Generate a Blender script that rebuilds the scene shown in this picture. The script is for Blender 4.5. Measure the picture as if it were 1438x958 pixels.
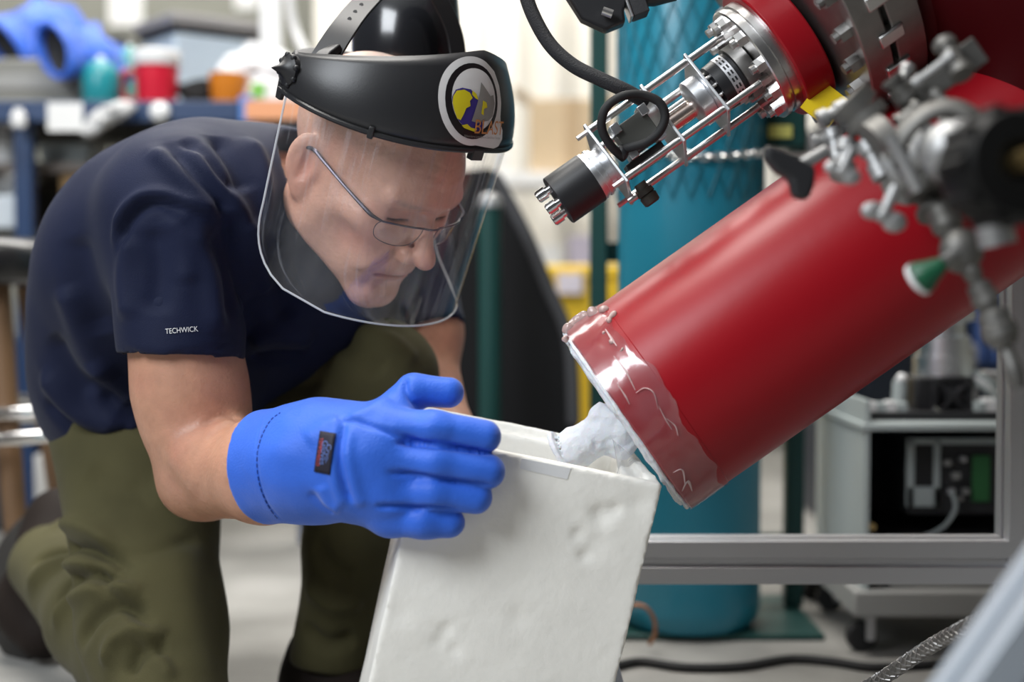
import bpy, bmesh, math, random
import numpy as np
from mathutils import Vector, Matrix
from mathutils.bvhtree import BVHTree

for o in list(bpy.data.objects):
    bpy.data.objects.remove(o, do_unlink=True)
scene = bpy.context.scene
COL = scene.collection
rnd = random.Random(7)

# ------------------------------------------------------------------ camera
F = 1997.2                      # 50 mm on a 36 mm sensor, 1438 px wide
CAM_H = 0.50
PITCH = math.atan(79 / F)       # horizon at y = 400
CPOS = np.array([0, 0, CAM_H])
RIGHT = np.array([1.0, 0, 0])
FWD = np.array([0, math.cos(PITCH), -math.sin(PITCH)])
UP = np.array([0, math.sin(PITCH), math.cos(PITCH)])
cd = bpy.data.cameras.new('camera')
cam = bpy.data.objects.new('camera', cd)
COL.objects.link(cam)
cam.location = CPOS
cam.rotation_euler = (math.pi / 2 - PITCH, 0, 0)
cd.lens = 50
cd.sensor_width = 36
cd.clip_start = 0.05
cd.dof.use_dof = True
cd.dof.focus_distance = 1.385
cd.dof.aperture_fstop = 2.0
scene.camera = cam

# ------------------------------------------------------------------ light
w = bpy.data.worlds.new('world')
scene.world = w
w.use_nodes = True
bg = w.node_tree.nodes['Background']
bg.inputs[0].default_value = (0.93, 0.96, 1.0, 1)
bg.inputs[1].default_value = 0.05
vs = scene.view_settings
vs.view_transform = 'Standard'
vs.look = 'None'
vs.exposure = 0.45
vs.gamma = 1.0
vs.use_curve_mapping = False


def area(name, loc, target, sx, sy, power, color):
    ld = bpy.data.lights.new(name, 'AREA')
    ld.shape = 'RECTANGLE'
    ld.size = sx
    ld.size_y = sy
    ld.energy = power
    ld.color = color
    ob = bpy.data.objects.new(name, ld)
    COL.objects.link(ob)
    ob.location = loc
    ob.rotation_euler = (Vector(target) - Vector(loc)).to_track_quat('-Z', 'Y').to_euler()
    return ob


area('ceiling_lamp', (-0.5, 1.5, 2.75), (-0.5, 1.5, 0), 1.3, 0.7, 46, (1.0, 0.97, 0.92))
area('ceiling_lamp', (-0.6, 3.4, 2.75), (-0.6, 3.4, 0), 2.4, 1.0, 66, (1.0, 0.97, 0.92))
area('ceiling_lamp', (2.2, 2.6, 2.75), (2.2, 2.6, 0), 1.4, 0.6, 5, (0.95, 0.97, 1.0))
area('window_daylight', (-1.6, -0.35, 2.1), (-0.2, 1.4, 0.35), 1.3, 1.2, 58, (0.90, 0.95, 1.0))


# ------------------------------------------------------------------ pixel helpers
def P(px, py, d):
    return CPOS + d * (FWD + (px - 719) / F * RIGHT + (479 - py) / F * UP)


def V(r, u, dep):
    return r * RIGHT + u * UP + dep * FWD


def floor_d(py):
    # depth along the optical axis at which the pixel row meets the floor
    k = FWD[2] + (479 - py) / F * UP[2]
    return -CAM_H / k


def nrm(v):
    v = np.asarray(v, float)
    return v / np.linalg.norm(v)


# ------------------------------------------------------------------ materials
MATS = {}


def mat(name, col=(0.5, 0.5, 0.5), rough=0.5, metal=0.0, bump=0.0, bscale=200, var=0.0, vscale=8,
        alpha=1.0, trans=0.0, coat=0.0, sheen=0.0, emit=0.0, ior=1.45, sss=0.0, tint=False,
        stretch=None, aniso=0.0, col2=None, spec=0.5):
    if name in MATS:
        return MATS[name]
    m = bpy.data.materials.new(name)
    m.use_nodes = True
    nt = m.node_tree
    N, L = nt.nodes, nt.links
    b = N['Principled BSDF']
    c4 = (*col, 1)
    b.inputs['Base Color'].default_value = c4
    b.inputs['Roughness'].default_value = rough
    b.inputs['Metallic'].default_value = metal
    b.inputs['IOR'].default_value = ior
    b.inputs['Alpha'].default_value = alpha
    b.inputs['Transmission Weight'].default_value = trans
    b.inputs['Coat Weight'].default_value = coat
    b.inputs['Coat Roughness'].default_value = 0.12
    b.inputs['Sheen Weight'].default_value = sheen
    b.inputs['Sheen Roughness'].default_value = 0.5
    b.inputs['Specular IOR Level'].default_value = spec
    if sss:
        b.inputs['Subsurface Weight'].default_value = sss
        b.inputs['Subsurface Radius'].default_value = (0.012, 0.004, 0.002)
        b.inputs['Subsurface Scale'].default_value = 0.6
    if emit:
        b.inputs['Emission Color'].default_value = c4
        b.inputs['Emission Strength'].default_value = emit
    tc = N.new('ShaderNodeTexCoord')
    mp = N.new('ShaderNodeMapping')
    L.new(tc.outputs['Object'], mp.inputs[0])
    if stretch:
        mp.inputs['Scale'].default_value = stretch
    src = None
    if tint:
        at = N.new('ShaderNodeAttribute')
        at.attribute_name = 'tint'
        src = at.outputs['Color']
    if var or col2:
        n = N.new('ShaderNodeTexNoise')
        n.inputs['Scale'].default_value = vscale
        n.inputs['Detail'].default_value = 6
        L.new(mp.outputs[0], n.inputs['Vector'])
        r = N.new('ShaderNodeValToRGB')
        r.color_ramp.elements[0].position = 0.3
        r.color_ramp.elements[1].position = 0.7
        c2 = col2 if col2 else tuple(min(1, x * (1 + var)) for x in col)
        c1 = col if col2 else tuple(x * (1 - var) for x in col)
        r.color_ramp.elements[0].color = (*c1, 1)
        r.color_ramp.elements[1].color = (*c2, 1)
        L.new(n.outputs['Fac'], r.inputs[0])
        if src is None:
            src = r.outputs[0]
        else:
            mx = N.new('ShaderNodeMix')
            mx.data_type = 'RGBA'
            mx.blend_type = 'MULTIPLY'
            mx.inputs[0].default_value = 1.0
            L.new(src, mx.inputs[6])
            L.new(r.outputs[0], mx.inputs[7])
            src = mx.outputs[2]
    if src is not None:
        L.new(src, b.inputs['Base Color'])
    if bump:
        n2 = N.new('ShaderNodeTexNoise')
        n2.inputs['Scale'].default_value = bscale
        n2.inputs['Detail'].default_value = 4
        L.new(mp.outputs[0], n2.inputs['Vector'])
        bp = N.new('ShaderNodeBump')
        bp.inputs['Strength'].default_value = min(1, bump)
        bp.inputs['Distance'].default_value = 0.002
        L.new(n2.outputs['Fac'], bp.inputs['Height'])
        L.new(bp.outputs[0], b.inputs['Normal'])
    MATS[name] = m
    return m


def thin_sheet(name, tint=(1, 1, 1), gloss=0.06, haze=0.04, rough=0.05, streak=0.0):
    # clear plastic film: transparent + fresnel gloss + a little milky scatter
    m = bpy.data.materials.new(name)
    m.use_nodes = True
    nt = m.node_tree
    N, L = nt.nodes, nt.links
    N.remove(N['Principled BSDF'])
    out = N['Material Output']
    tr = N.new('ShaderNodeBsdfTransparent')
    tr.inputs[0].default_value = (*tint, 1)
    gl = N.new('ShaderNodeBsdfGlossy')
    gl.inputs['Roughness'].default_value = rough
    df = N.new('ShaderNodeBsdfDiffuse')
    df.inputs[0].default_value = (0.85, 0.88, 0.95, 1)
    lw = N.new('ShaderNodeLayerWeight')
    lw.inputs['Blend'].default_value = 0.25
    mr = N.new('ShaderNodeMapRange')
    mr.inputs['To Min'].default_value = gloss
    mr.inputs['To Max'].default_value = 0.85
    L.new(lw.outputs['Facing'], mr.inputs['Value'])
    pw = N.new('ShaderNodeMath')
    pw.operation = 'POWER'
    pw.inputs[1].default_value = 2.6
    L.new(lw.outputs['Facing'], pw.inputs[0])
    L.new(pw.outputs[0], mr.inputs['Value'])
    tc = N.new('ShaderNodeTexCoord')
    nz = N.new('ShaderNodeTexNoise')
    nz.inputs['Scale'].default_value = 14
    nz.inputs['Detail'].default_value = 5
    L.new(tc.outputs['Object'], nz.inputs['Vector'])
    hz = N.new('ShaderNodeMapRange')
    hz.inputs['From Min'].default_value = 0.4
    hz.inputs['From Max'].default_value = 0.75
    hz.inputs['To Min'].default_value = haze * 0.4
    hz.inputs['To Max'].default_value = haze * 2.0
    L.new(nz.outputs['Fac'], hz.inputs['Value'])
    hsrc = hz.outputs[0]
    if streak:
        # reflection streaks painted down the sheet as pale haze (sheet coordinates kept in the tint attribute)
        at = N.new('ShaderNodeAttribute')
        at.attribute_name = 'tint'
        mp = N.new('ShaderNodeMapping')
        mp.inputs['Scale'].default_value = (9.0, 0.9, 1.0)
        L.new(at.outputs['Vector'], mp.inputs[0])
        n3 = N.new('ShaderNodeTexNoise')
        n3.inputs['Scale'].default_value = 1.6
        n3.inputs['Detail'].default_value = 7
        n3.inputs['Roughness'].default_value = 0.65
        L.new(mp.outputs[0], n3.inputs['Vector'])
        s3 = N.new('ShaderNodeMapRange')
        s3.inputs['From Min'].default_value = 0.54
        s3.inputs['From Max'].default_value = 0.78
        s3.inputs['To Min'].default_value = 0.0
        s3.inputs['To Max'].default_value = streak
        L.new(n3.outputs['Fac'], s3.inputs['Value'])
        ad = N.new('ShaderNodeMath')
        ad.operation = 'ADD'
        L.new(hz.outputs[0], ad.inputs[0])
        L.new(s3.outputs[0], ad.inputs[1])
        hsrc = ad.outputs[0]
    m1 = N.new('ShaderNodeMixShader')
    m2 = N.new('ShaderNodeMixShader')
    L.new(hsrc, m1.inputs[0])
    L.new(tr.outputs[0], m1.inputs[1])
    L.new(df.outputs[0], m1.inputs[2])
    L.new(mr.outputs[0], m2.inputs[0])
    L.new(m1.outputs[0], m2.inputs[1])
    L.new(gl.outputs[0], m2.inputs[2])
    L.new(m2.outputs[0], out.inputs[0])
    MATS[name] = m
    return m


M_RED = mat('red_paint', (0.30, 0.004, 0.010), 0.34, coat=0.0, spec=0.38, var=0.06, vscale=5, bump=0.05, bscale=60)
M_REDSHADE = mat('shaded_red_paint', (0.055, 0.0018, 0.0035), 0.42, spec=0.3)  # red paint darkened to hold the shade on the vessel and port neck
M_STEEL = mat('brushed_steel', (0.62, 0.61, 0.60), 0.28, 1.0, bump=0.05, bscale=300)
M_STEELD = mat('dull_steel', (0.30, 0.29, 0.28), 0.45, 1.0, var=0.15, vscale=30)
M_CAST = mat('dull_cast_metal', (0.17, 0.165, 0.155), 0.55, 0.75, var=0.2, vscale=40)
M_CASTL = mat('pale_cast_metal', (0.36, 0.36, 0.36), 0.5, 0.75, var=0.15, vscale=40)
M_ALU = mat('aluminium', (0.70, 0.71, 0.73), 0.35, 1.0, bump=0.04, bscale=200, stretch=(1, 30, 30))
M_ALUM = mat('matt_aluminium', (0.60, 0.60, 0.62), 0.5, 0.85)
M_BRASS = mat('brass', (0.62, 0.45, 0.20), 0.35, 1.0)
M_BLACK = mat('black_plastic', (0.018, 0.018, 0.020), 0.42)
M_BLACKM = mat('black_matt_plastic', (0.03, 0.03, 0.033), 0.6, bump=0.2, bscale=600)
M_RUBBER = mat('black_rubber', (0.015, 0.015, 0.016), 0.7)
M_FOAM = mat('white_foam', (0.93, 0.905, 0.84), 0.75, bump=0.35, bscale=90, var=0.03, vscale=12)
M_FROST = mat('white_frost', (0.70, 0.72, 0.76), 0.6, bump=0.8, bscale=160, sss=0.3)
M_NAVY = mat('navy_jersey', (0.0062, 0.0100, 0.034), 0.68, bump=0.25, bscale=900, var=0.1, vscale=10, spec=0.22, sheen=0.05)
M_OLIVE = mat('olive_cotton', (0.070, 0.063, 0.027), 0.85, bump=0.3, bscale=700, sheen=0.05, var=0.12, vscale=14, spec=0.25)
M_GLOVE = mat('blue_nylon', (0.020, 0.125, 0.66), 0.55, bump=0.25, bscale=500, sheen=0.25, var=0.08, vscale=18)
M_SKIN = mat('skin', (0.93, 0.90, 0.88), 0.45, bump=0.28, bscale=260, sss=0.12, tint=True, var=0.07, vscale=70)
M_BOOT = mat('brown_leather', (0.014, 0.009, 0.007), 0.75, spec=0.25, bump=0.3, bscale=150)
M_SOLE = mat('boot_sole', (0.02, 0.018, 0.016), 0.8)
M_WHITE = mat('white_plastic', (0.80, 0.80, 0.80), 0.4)
M_PAPER = mat('white_paper', (0.80, 0.80, 0.79), 0.8)
M_TEAL = mat('teal_paint', (0.016, 0.20, 0.29), 0.35, coat=0.2, var=0.06, vscale=4)
M_DGREEN = mat('dark_green_paint', (0.008, 0.050, 0.045), 0.45)
M_YELLOW = mat('yellow_plastic', (0.80, 0.52, 0.03), 0.5)
M_TAN = mat('cardboard', (0.42, 0.27, 0.13), 0.85, var=0.06, vscale=20)
M_TANL = mat('light_cardboard', (0.60, 0.46, 0.30), 0.85, var=0.06, vscale=20)
M_CHROME = mat('chrome', (0.85, 0.85, 0.86), 0.12, 1.0)
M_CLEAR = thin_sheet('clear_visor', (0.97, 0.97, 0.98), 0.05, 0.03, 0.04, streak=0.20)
M_LENS = thin_sheet('spectacle_lens', (0.97, 0.98, 0.97), 0.06, 0.01, 0.03)
M_BAG = thin_sheet('clear_bag', (0.95, 0.95, 0.96), 0.10, 0.25, 0.12)
M_ICE = thin_sheet('ice_film', (0.98, 0.96, 0.96), 0.10, 0.055, 0.14)


# ------------------------------------------------------------------ object helpers
def tag(o, label=None, cat=None, group=None, kind=None):
    if label:
        o['label'] = label
    if cat:
        o['category'] = cat
    if group:
        o['group'] = group
    if kind:
        o['kind'] = kind
    return o


def thing(name, label, cat, loc=(0, 0, 0), group=None, kind=None):
    o = bpy.data.objects.new(name, None)
    o.empty_display_size = 0.05
    COL.objects.link(o)
    o.location = Vector([float(x) for x in loc])
    return tag(o, label, cat, group, kind)


def root_of(o):
    v = np.zeros(3)
    while o is not None:
        v += np.array(o.location)
        o = o.parent
    return v


def mesh_obj(name, verts, faces, material, parent=None, smooth=True, angle=40, bevel=0, seg=2,
             solid=0, subsurf=0, colors=None):
    verts = np.asarray(verts, float)
    off = root_of(parent) if parent is not None else np.zeros(3)
    me = bpy.data.meshes.new(name)
    me.from_pydata((verts - off).tolist(), [], [list(map(int, f)) for f in faces])
    me.update()
    if material is not None:
        me.materials.append(material)
    if colors is not None:
        ca = me.color_attributes.new('tint', 'FLOAT_COLOR', 'POINT')
        ca.data.foreach_set('color', np.asarray(colors, np.float32).ravel())
    me.polygons.foreach_set('use_smooth', [bool(smooth)] * len(me.polygons))
    if smooth and angle < 180:
        me.set_sharp_from_angle(angle=math.radians(angle))
    o = bpy.data.objects.new(name, me)
    COL.objects.link(o)
    if parent is not None:
        o.parent = parent
    if solid:
        md = o.modifiers.new('solidify', 'SOLIDIFY')
        md.thickness = solid
        md.offset = 0
    if bevel:
        md = o.modifiers.new('bevel', 'BEVEL')
        md.width = bevel
        md.segments = seg
        md.limit_method = 'ANGLE'
        md.angle_limit = math.radians(40)
    if subsurf:
        md = o.modifiers.new('subsurf', 'SUBSURF')
        md.levels = subsurf
        md.render_levels = subsurf
    return o


def frame_from(axis, hint=None):
    a = nrm(axis)
    h = np.array([0, 0, 1.0]) if hint is None else np.asarray(hint, float)
    if abs(a @ nrm(h)) > 0.95:
        h = np.array([1.0, 0, 0]) if abs(a[0]) < 0.9 else np.array([0, 1.0, 0])
    s = nrm(np.cross(a, h))
    t = np.cross(s, a)
    return a, s, t


class MB:
    def __init__(self):
        self.v = []
        self.f = []

    def add(self, v, f):
        n = len(self.v)
        self.v.extend([tuple(map(float, x)) for x in v])
        self.f.extend([tuple(int(i) + n for i in q) for q in f])
        return self

    def box(self, c, size, ax=None):
        c = np.asarray(c, float)
        ax = np.eye(3) if ax is None else np.asarray(ax, float)
        hx, hy, hz = [s / 2 for s in size]
        v = []
        for sx in (-1, 1):
            for sy in (-1, 1):
                for sz in (-1, 1):
                    v.append(c + sx * hx * ax[0] + sy * hy * ax[1] + sz * hz * ax[2])
        f = [(0, 1, 3, 2), (4, 6, 7, 5), (0, 4, 5, 1), (2, 3, 7, 6), (0, 2, 6, 4), (1, 5, 7, 3)]
        return self.add(v, f)

    def lathe(self, p0, p1, prof, n=32, closed=False, cap=True):
        # prof: (t in metres along axis from p0, radius)
        p0 = np.asarray(p0, float)
        a, s, t = frame_from(np.asarray(p1, float) - p0)
        v, f = [], []
        for (h, r) in prof:
            for i in range(n):
                q = 2 * math.pi * i / n
                v.append(p0 + a * h + r * (math.cos(q) * s + math.sin(q) * t))
        m = len(prof)
        for j in range(m - 1):
            for i in range(n):
                i2 = (i + 1) % n
                f.append((j * n + i, j * n + i2, (j + 1) * n + i2, (j + 1) * n + i))
        if cap:
            f.append(tuple(reversed(range(n))))
            f.append(tuple(range((m - 1) * n, m * n)))
        return self.add(v, f)

    def cyl(self, p0, p1, r0, r1=None, n=24, cap=True):
        r1 = r0 if r1 is None else r1
        L = float(np.linalg.norm(np.asarray(p1, float) - np.asarray(p0, float)))
        return self.lathe(p0, p1, [(0, r0), (L, r1)], n, cap=cap)

    def tube(self, pts, r, n=12, closed=False, sub=6, cap=True, hint=None, flat=1.0):
        pts = np.asarray(pts, float)
        if sub > 1:
            pts = spline(pts, sub, closed)
        m = len(pts)
        rr = r if hasattr(r, '__len__') else [r] * m
        if len(rr) != m:
            rr = np.interp(np.linspace(0, 1, m), np.linspace(0, 1, len(rr)), rr)
        tang = []
        for i in range(m):
            a = pts[(i + 1) % m] if (closed or i < m - 1) else pts[i]
            b = pts[i - 1] if (closed or i > 0) else pts[i]
            tang.append(nrm(a - b))
        _, s, t = frame_from(tang[0], hint)
        v, f = [], []
        for i in range(m):
            s = nrm(s - tang[i] * (s @ tang[i]))
            t = np.cross(tang[i], s)
            for k in range(n):
                q = 2 * math.pi * k / n
                v.append(pts[i] + rr[i] * (math.cos(q) * s + flat * math.sin(q) * t))
        for i in range(m if closed else m - 1):
            j = (i + 1) % m
            for k in range(n):
                k2 = (k + 1) % n
                f.append((i * n + k, i * n + k2, j * n + k2, j * n + k))
        if cap and not closed:
            f.append(tuple(reversed(range(n))))
            f.append(tuple(range((m - 1) * n, m * n)))
        return self.add(v, f)

    def ribbon(self, pts, nor, width, thick):
        # flat strap: pts centre line, nor per-point outward normals
        pts = np.asarray(pts, float)
        m = len(pts)
        w_ = width if hasattr(width, '__len__') else [width] * m
        v, f = [], []
        for i in range(m):
            a = pts[min(i + 1, m - 1)] - pts[max(i - 1, 0)]
            n_ = nrm(nor[i] - nrm(a) * (np.asarray(nor[i]) @ nrm(a)))
            s = np.cross(nrm(a), n_)
            for (x, y) in ((-1, -1), (1, -1), (1, 1), (-1, 1)):
                v.append(pts[i] + s * x * w_[i] / 2 + n_ * y * thick / 2)
        for i in range(m - 1):
            for k in range(4):
                k2 = (k + 1) % 4
                f.append((i * 4 + k, i * 4 + k2, i * 4 + 4 + k2, i * 4 + 4 + k))
        f.append((3, 2, 1, 0))
        f.append(tuple((m - 1) * 4 + k for k in range(4)))
        return self.add(v, f)

    def ball(self, c, r, n=16, m=10, ax=None):
        c = np.asarray(c, float)
        r = r if hasattr(r, '__len__') else (r, r, r)
        ax = np.eye(3) if ax is None else np.asarray(ax)
        v, f = [c + r[2] * ax[2]], []
        for j in range(1, m):
            ph = math.pi * j / m
            for i in range(n):
                q = 2 * math.pi * i / n
                v.append(c + r[0] * math.sin(ph) * math.cos(q) * ax[0] + r[1] * math.sin(ph) * math.sin(q) * ax[1]
                         + r[2] * math.cos(ph) * ax[2])
        v.append(c - r[2] * ax[2])
        for i in range(n):
            f.append((0, 1 + i, 1 + (i + 1) % n))
        for j in range(m - 2):
            for i in range(n):
                i2 = (i + 1) % n
                f.append((1 + j * n + i, 1 + (j + 1) * n + i, 1 + (j + 1) * n + i2, 1 + j * n + i2))
        b = len(v) - 1
        for i in range(n):
            f.append((b, 1 + (m - 2) * n + (i + 1) % n, 1 + (m - 2) * n + i))
        return self.add(v, f)

    def prism(self, poly, z0, z1, o, ax):
        # polygon in the ax[0]/ax[1] plane extruded along ax[2]
        o = np.asarray(o, float)
        ax = np.asarray(ax, float)
        n = len(poly)
        v = [o + p[0] * ax[0] + p[1] * ax[1] + z * ax[2] for z in (z0, z1) for p in poly]
        f = [tuple(reversed(range(n))), tuple(range(n, 2 * n))]
        for i in range(n):
            j = (i + 1) % n
            f.append((i, j, n + j, n + i))
        return self.add(v, f)

    def obj(self, name, material, parent=None, *a, **k):
        return mesh_obj(name, self.v, self.f, material, parent, *a, **k)


def spline(pts, sub, closed=False):
    pts = np.asarray(pts, float)
    n = len(pts)
    out = []
    rng = n if closed else n - 1
    for i in range(rng):
        if closed:
            p = [pts[(i - 1) % n], pts[i], pts[(i + 1) % n], pts[(i + 2) % n]]
        else:
            p = [pts[max(i - 1, 0)], pts[i], pts[i + 1], pts[min(i + 2, n - 1)]]
        for k in range(sub):
            t = k / sub
            out.append(0.5 * (2 * p[1] + (p[2] - p[0]) * t + (2 * p[0] - 5 * p[1] + 4 * p[2] - p[3]) * t * t
                              + (3 * p[1] - p[0] - 3 * p[2] + p[3]) * t ** 3))
    if not closed:
        out.append(pts[-1])
    return np.array(out)


def hexnut(mb, p0, p1, r):
    return mb.cyl(p0, p1, r, n=6)


# ------------------------------------------------------------------ signed-distance modelling
def sd_caps(p, a, b, ra, rb=None):
    rb = ra if rb is None else rb
    a = np.asarray(a, float)
    b = np.asarray(b, float)
    ba = b - a
    h = np.clip(((p - a) @ ba) / (ba @ ba), 0, 1)
    return np.linalg.norm(p - a - h[:, None] * ba, axis=1) - (ra + (rb - ra) * h)


def sd_ell(p, c, r, ax=None):
    q = p - np.asarray(c, float)
    if ax is not None:
        q = q @ np.asarray(ax, float).T
    r = np.asarray(r, float)
    k0 = np.linalg.norm(q / r, axis=1)
    k1 = np.linalg.norm(q / (r * r), axis=1) + 1e-9
    return k0 * (k0 - 1) / k1


def sd_ball(p, c, r):
    return np.linalg.norm(p - np.asarray(c, float), axis=1) - r


def smin(a, b, k):
    h = np.maximum(k - np.abs(a - b), 0) / k
    return np.minimum(a, b) - h * h * k * 0.25


def smax(a, b, k):
    return -smin(-a, -b, k)


def vnoise(p, seed=0):
    p = np.asarray(p)
    i = np.floor(p).astype(np.int64)
    f = p - i
    u = f * f * (3 - 2 * f)

    def hsh(x, y, z):
        n = (x * 374761393 + y * 668265263 + z * 2147483647 + seed * 974711) & 0x7fffffff
        n = (n ^ (n >> 13)) * 1274126177 & 0x7fffffff
        return ((n ^ (n >> 16)) & 0xffff) / 65535.0
    r = 0
    for dx in (0, 1):
        for dy in (0, 1):
            for dz in (0, 1):
                wgt = (u[:, 0] if dx else 1 - u[:, 0]) * (u[:, 1] if dy else 1 - u[:, 1]) * (u[:, 2] if dz else 1 - u[:, 2])
                r = r + wgt * hsh(i[:, 0] + dx, i[:, 1] + dy, i[:, 2] + dz)
    return r - 0.5


def sdf_mesh(f, lo, hi, h, B=20, slack=1.6):
    lo = np.asarray(lo, float)
    hi = np.asarray(hi, float)
    nb = np.maximum(1, np.ceil((hi - lo) / (h * B)).astype(int))
    G = nb * B + 4
    bi = np.stack(np.meshgrid(*[np.arange(k) for k in nb], indexing='ij'), -1).reshape(-1, 3)
    cen = lo + (bi + 0.5) * B * h
    val = f(cen)
    keep = bi[np.abs(val) < B * h * 0.87 * slack + h]
    ar = np.arange(B + 1)
    loc = np.stack(np.meshgrid(ar, ar, ar, indexing='ij'), -1).reshape(-1, 3)
    VID, VP, Q = [], [], []
    n1 = B + 1

    def gid(idx):
        return (idx[:, 0] * G[1] + idx[:, 1]) * G[2] + idx[:, 2]
    for b in keep:
        org = b * B
        pts = lo + (loc + org) * h
        s = f(pts).reshape(n1, n1, n1)
        neg = s < 0
        if neg.all() or not neg.any():
            continue
        c = sum(neg[x:x + B, y:y + B, z:z + B].astype(np.int8) for x in (0, 1) for y in (0, 1) for z in (0, 1))
        act = np.argwhere((c > 0) & (c < 8))
        acc = np.zeros((len(act), 3))
        cnt = np.zeros(len(act))
        for axis in range(3):
            o1, o2 = [k for k in range(3) if k != axis]
            for u in (0, 1):
                for v in (0, 1):
                    a = act.copy()
                    a[:, o1] += u
                    a[:, o2] += v
                    e = a.copy()
                    e[:, axis] += 1
                    sa = s[a[:, 0], a[:, 1], a[:, 2]]
                    sb = s[e[:, 0], e[:, 1], e[:, 2]]
                    m = (sa < 0) != (sb < 0)
                    t = np.where(m, sa / np.where(m, sa - sb, 1), 0)
                    pos = a.astype(float)
                    pos[:, axis] += t
                    acc += pos * m[:, None]
                    cnt += m
        VP.append(lo + (acc / cnt[:, None] + org) * h)
        VID.append(gid(act + org))
        for axis in range(3):
            o1, o2 = [k for k in range(3) if k != axis]
            sl0 = [slice(0, B)] * 3
            sl1 = list(sl0)
            sl1[axis] = slice(1, B + 1)
            n0 = neg[tuple(sl0)]
            n2 = neg[tuple(sl1)]
            for sign in (0, 1):
                e = np.argwhere((n0 & ~n2) if sign == 0 else (~n0 & n2)) + org
                if not len(e):
                    continue
                q = []
                for (u, v) in ((-1, -1), (0, -1), (0, 0), (-1, 0)):
                    a = e.copy()
                    a[:, o1] += u
                    a[:, o2] += v
                    q.append(gid(a))
                q = np.stack(q, 1)
                flip = (sign == 1) != (axis == 1)
                if flip:
                    q = q[:, ::-1]
                Q.append(q)
    VID = np.concatenate(VID)
    VP = np.concatenate(VP)
    Q = np.concatenate(Q)
    order = np.argsort(VID)
    VID, VP = VID[order], VP[order]
    ix = np.searchsorted(VID, Q)
    ix = np.clip(ix, 0, len(VID) - 1)
    ok = (VID[ix] == Q).all(1)
    return VP, ix[ok]


def vnormals(v, f):
    a = v[f[:, 2]] - v[f[:, 0]]
    b = v[f[:, 3]] - v[f[:, 1]]
    n = np.cross(a, b)
    vn = np.zeros_like(v)
    for k in range(4):
        np.add.at(vn, f[:, k], n)
    return vn / (np.linalg.norm(vn, axis=1)[:, None] + 1e-12)


def relax(v, f, it=2, lam=0.5):
    e = np.concatenate([f[:, [0, 1]], f[:, [1, 2]], f[:, [2, 3]], f[:, [3, 0]]])
    e = np.unique(np.sort(e, 1), axis=0)
    deg = np.bincount(e.ravel(), minlength=len(v)).astype(float)
    for _ in range(it):
        s = np.zeros_like(v)
        np.add.at(s, e[:, 0], v[e[:, 1]])
        np.add.at(s, e[:, 1], v[e[:, 0]])
        v = v + lam * (s / np.maximum(deg, 1)[:, None] - v)
    return v


def folds(v, f, lines):
    """cloth folds: (pixel polyline, width m, height m); each line is dropped on the surface where the
    photograph shows it, then the surface is moved along its normal there"""
    vn = vnormals(v, f)
    tree = BVHTree.FromPolygons([tuple(x) for x in v], [tuple(map(int, q)) for q in f])
    disp = np.zeros(len(v))
    for (pl, wd, amp) in lines:
        pl = spline(np.array([(a, b, 0) for a, b in pl], float), 6)
        pts = []
        for q in pl:
            d = Vector(nrm(P(q[0], q[1], 1.0) - CPOS))
            hit = tree.ray_cast(Vector(CPOS), d)
            if hit[0] is not None:
                pts.append(np.array(hit[0]))
        if len(pts) < 2:
            continue
        best = np.full(len(v), 9.0)
        tt = np.zeros(len(v))
        lo = np.min(pts, 0) - 4 * wd
        hi = np.max(pts, 0) + 4 * wd
        sel = np.where(((v > lo) & (v < hi)).all(1))[0]
        sv = v[sel]
        m = len(pts) - 1
        for i in range(m):
            a, b = pts[i], pts[i + 1]
            ba = b - a
            if np.linalg.norm(ba) > 0.06:
                continue
            h = np.clip(((sv - a) @ ba) / (ba @ ba + 1e-12), 0, 1)
            dd = np.linalg.norm(sv - a - h[:, None] * ba, axis=1)
            up = dd < best[sel]
            best[sel] = np.where(up, dd, best[sel])
            tt[sel] = np.where(up, (i + h) / m, tt[sel])
        taper = np.clip(np.minimum(tt, 1 - tt) * 5 + 0.15, 0, 1)
        disp += amp * taper * np.exp(-(best / wd) ** 2)
    return v + vn * disp[:, None]

# ================================================================== the setting
def struct(o, label=None):
    o['kind'] = 'structure'
    if label:
        o['label'] = label
    return o


M_FLOOR = mat('concrete', (0.20, 0.195, 0.18), 0.55, var=0.0, vscale=3.5, col2=(0.40, 0.39, 0.37), bump=0.15, bscale=40)
M_WALL = mat('grey_wall_paint', (0.24, 0.24, 0.205), 0.8, var=0.05, vscale=3)
M_WALLW = mat('white_wall_paint', (0.80, 0.78, 0.74), 0.8, var=0.03, vscale=3)
M_CEIL = mat('ceiling_paint', (0.7, 0.7, 0.68), 0.9)
RX0, RX1, RY0, RY1, RZ = -3.2, 3.4, -1.2, 4.6, 2.9
struct(MB().box(((RX0 + RX1) / 2, (RY0 + RY1) / 2, -0.03), (RX1 - RX0, RY1 - RY0, 0.06)).obj('floor', M_FLOOR, smooth=False))
struct(MB().box(((RX0 + RX1) / 2, (RY0 + RY1) / 2, RZ + 0.03), (RX1 - RX0, RY1 - RY0, 0.06)).obj('ceiling', M_CEIL, smooth=False))
xs = (-0.62, 0.34)
struct(MB().box(((RX0 + xs[0]) / 2, RY1 + 0.04, RZ / 2), (xs[0] - RX0, 0.08, RZ)).obj('wall_back_left', M_WALL, smooth=False))
struct(MB().box(((RX1 + xs[0]) / 2, RY1 + 0.04, RZ / 2), (RX1 - xs[0], 0.08, RZ)).obj('wall_back', M_WALLW, smooth=False))
struct(MB().box((RX1 + 0.04, (RY0 + RY1) / 2, RZ / 2), (0.08, RY1 - RY0, RZ)).obj('wall_right', M_WALL, smooth=False))

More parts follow.
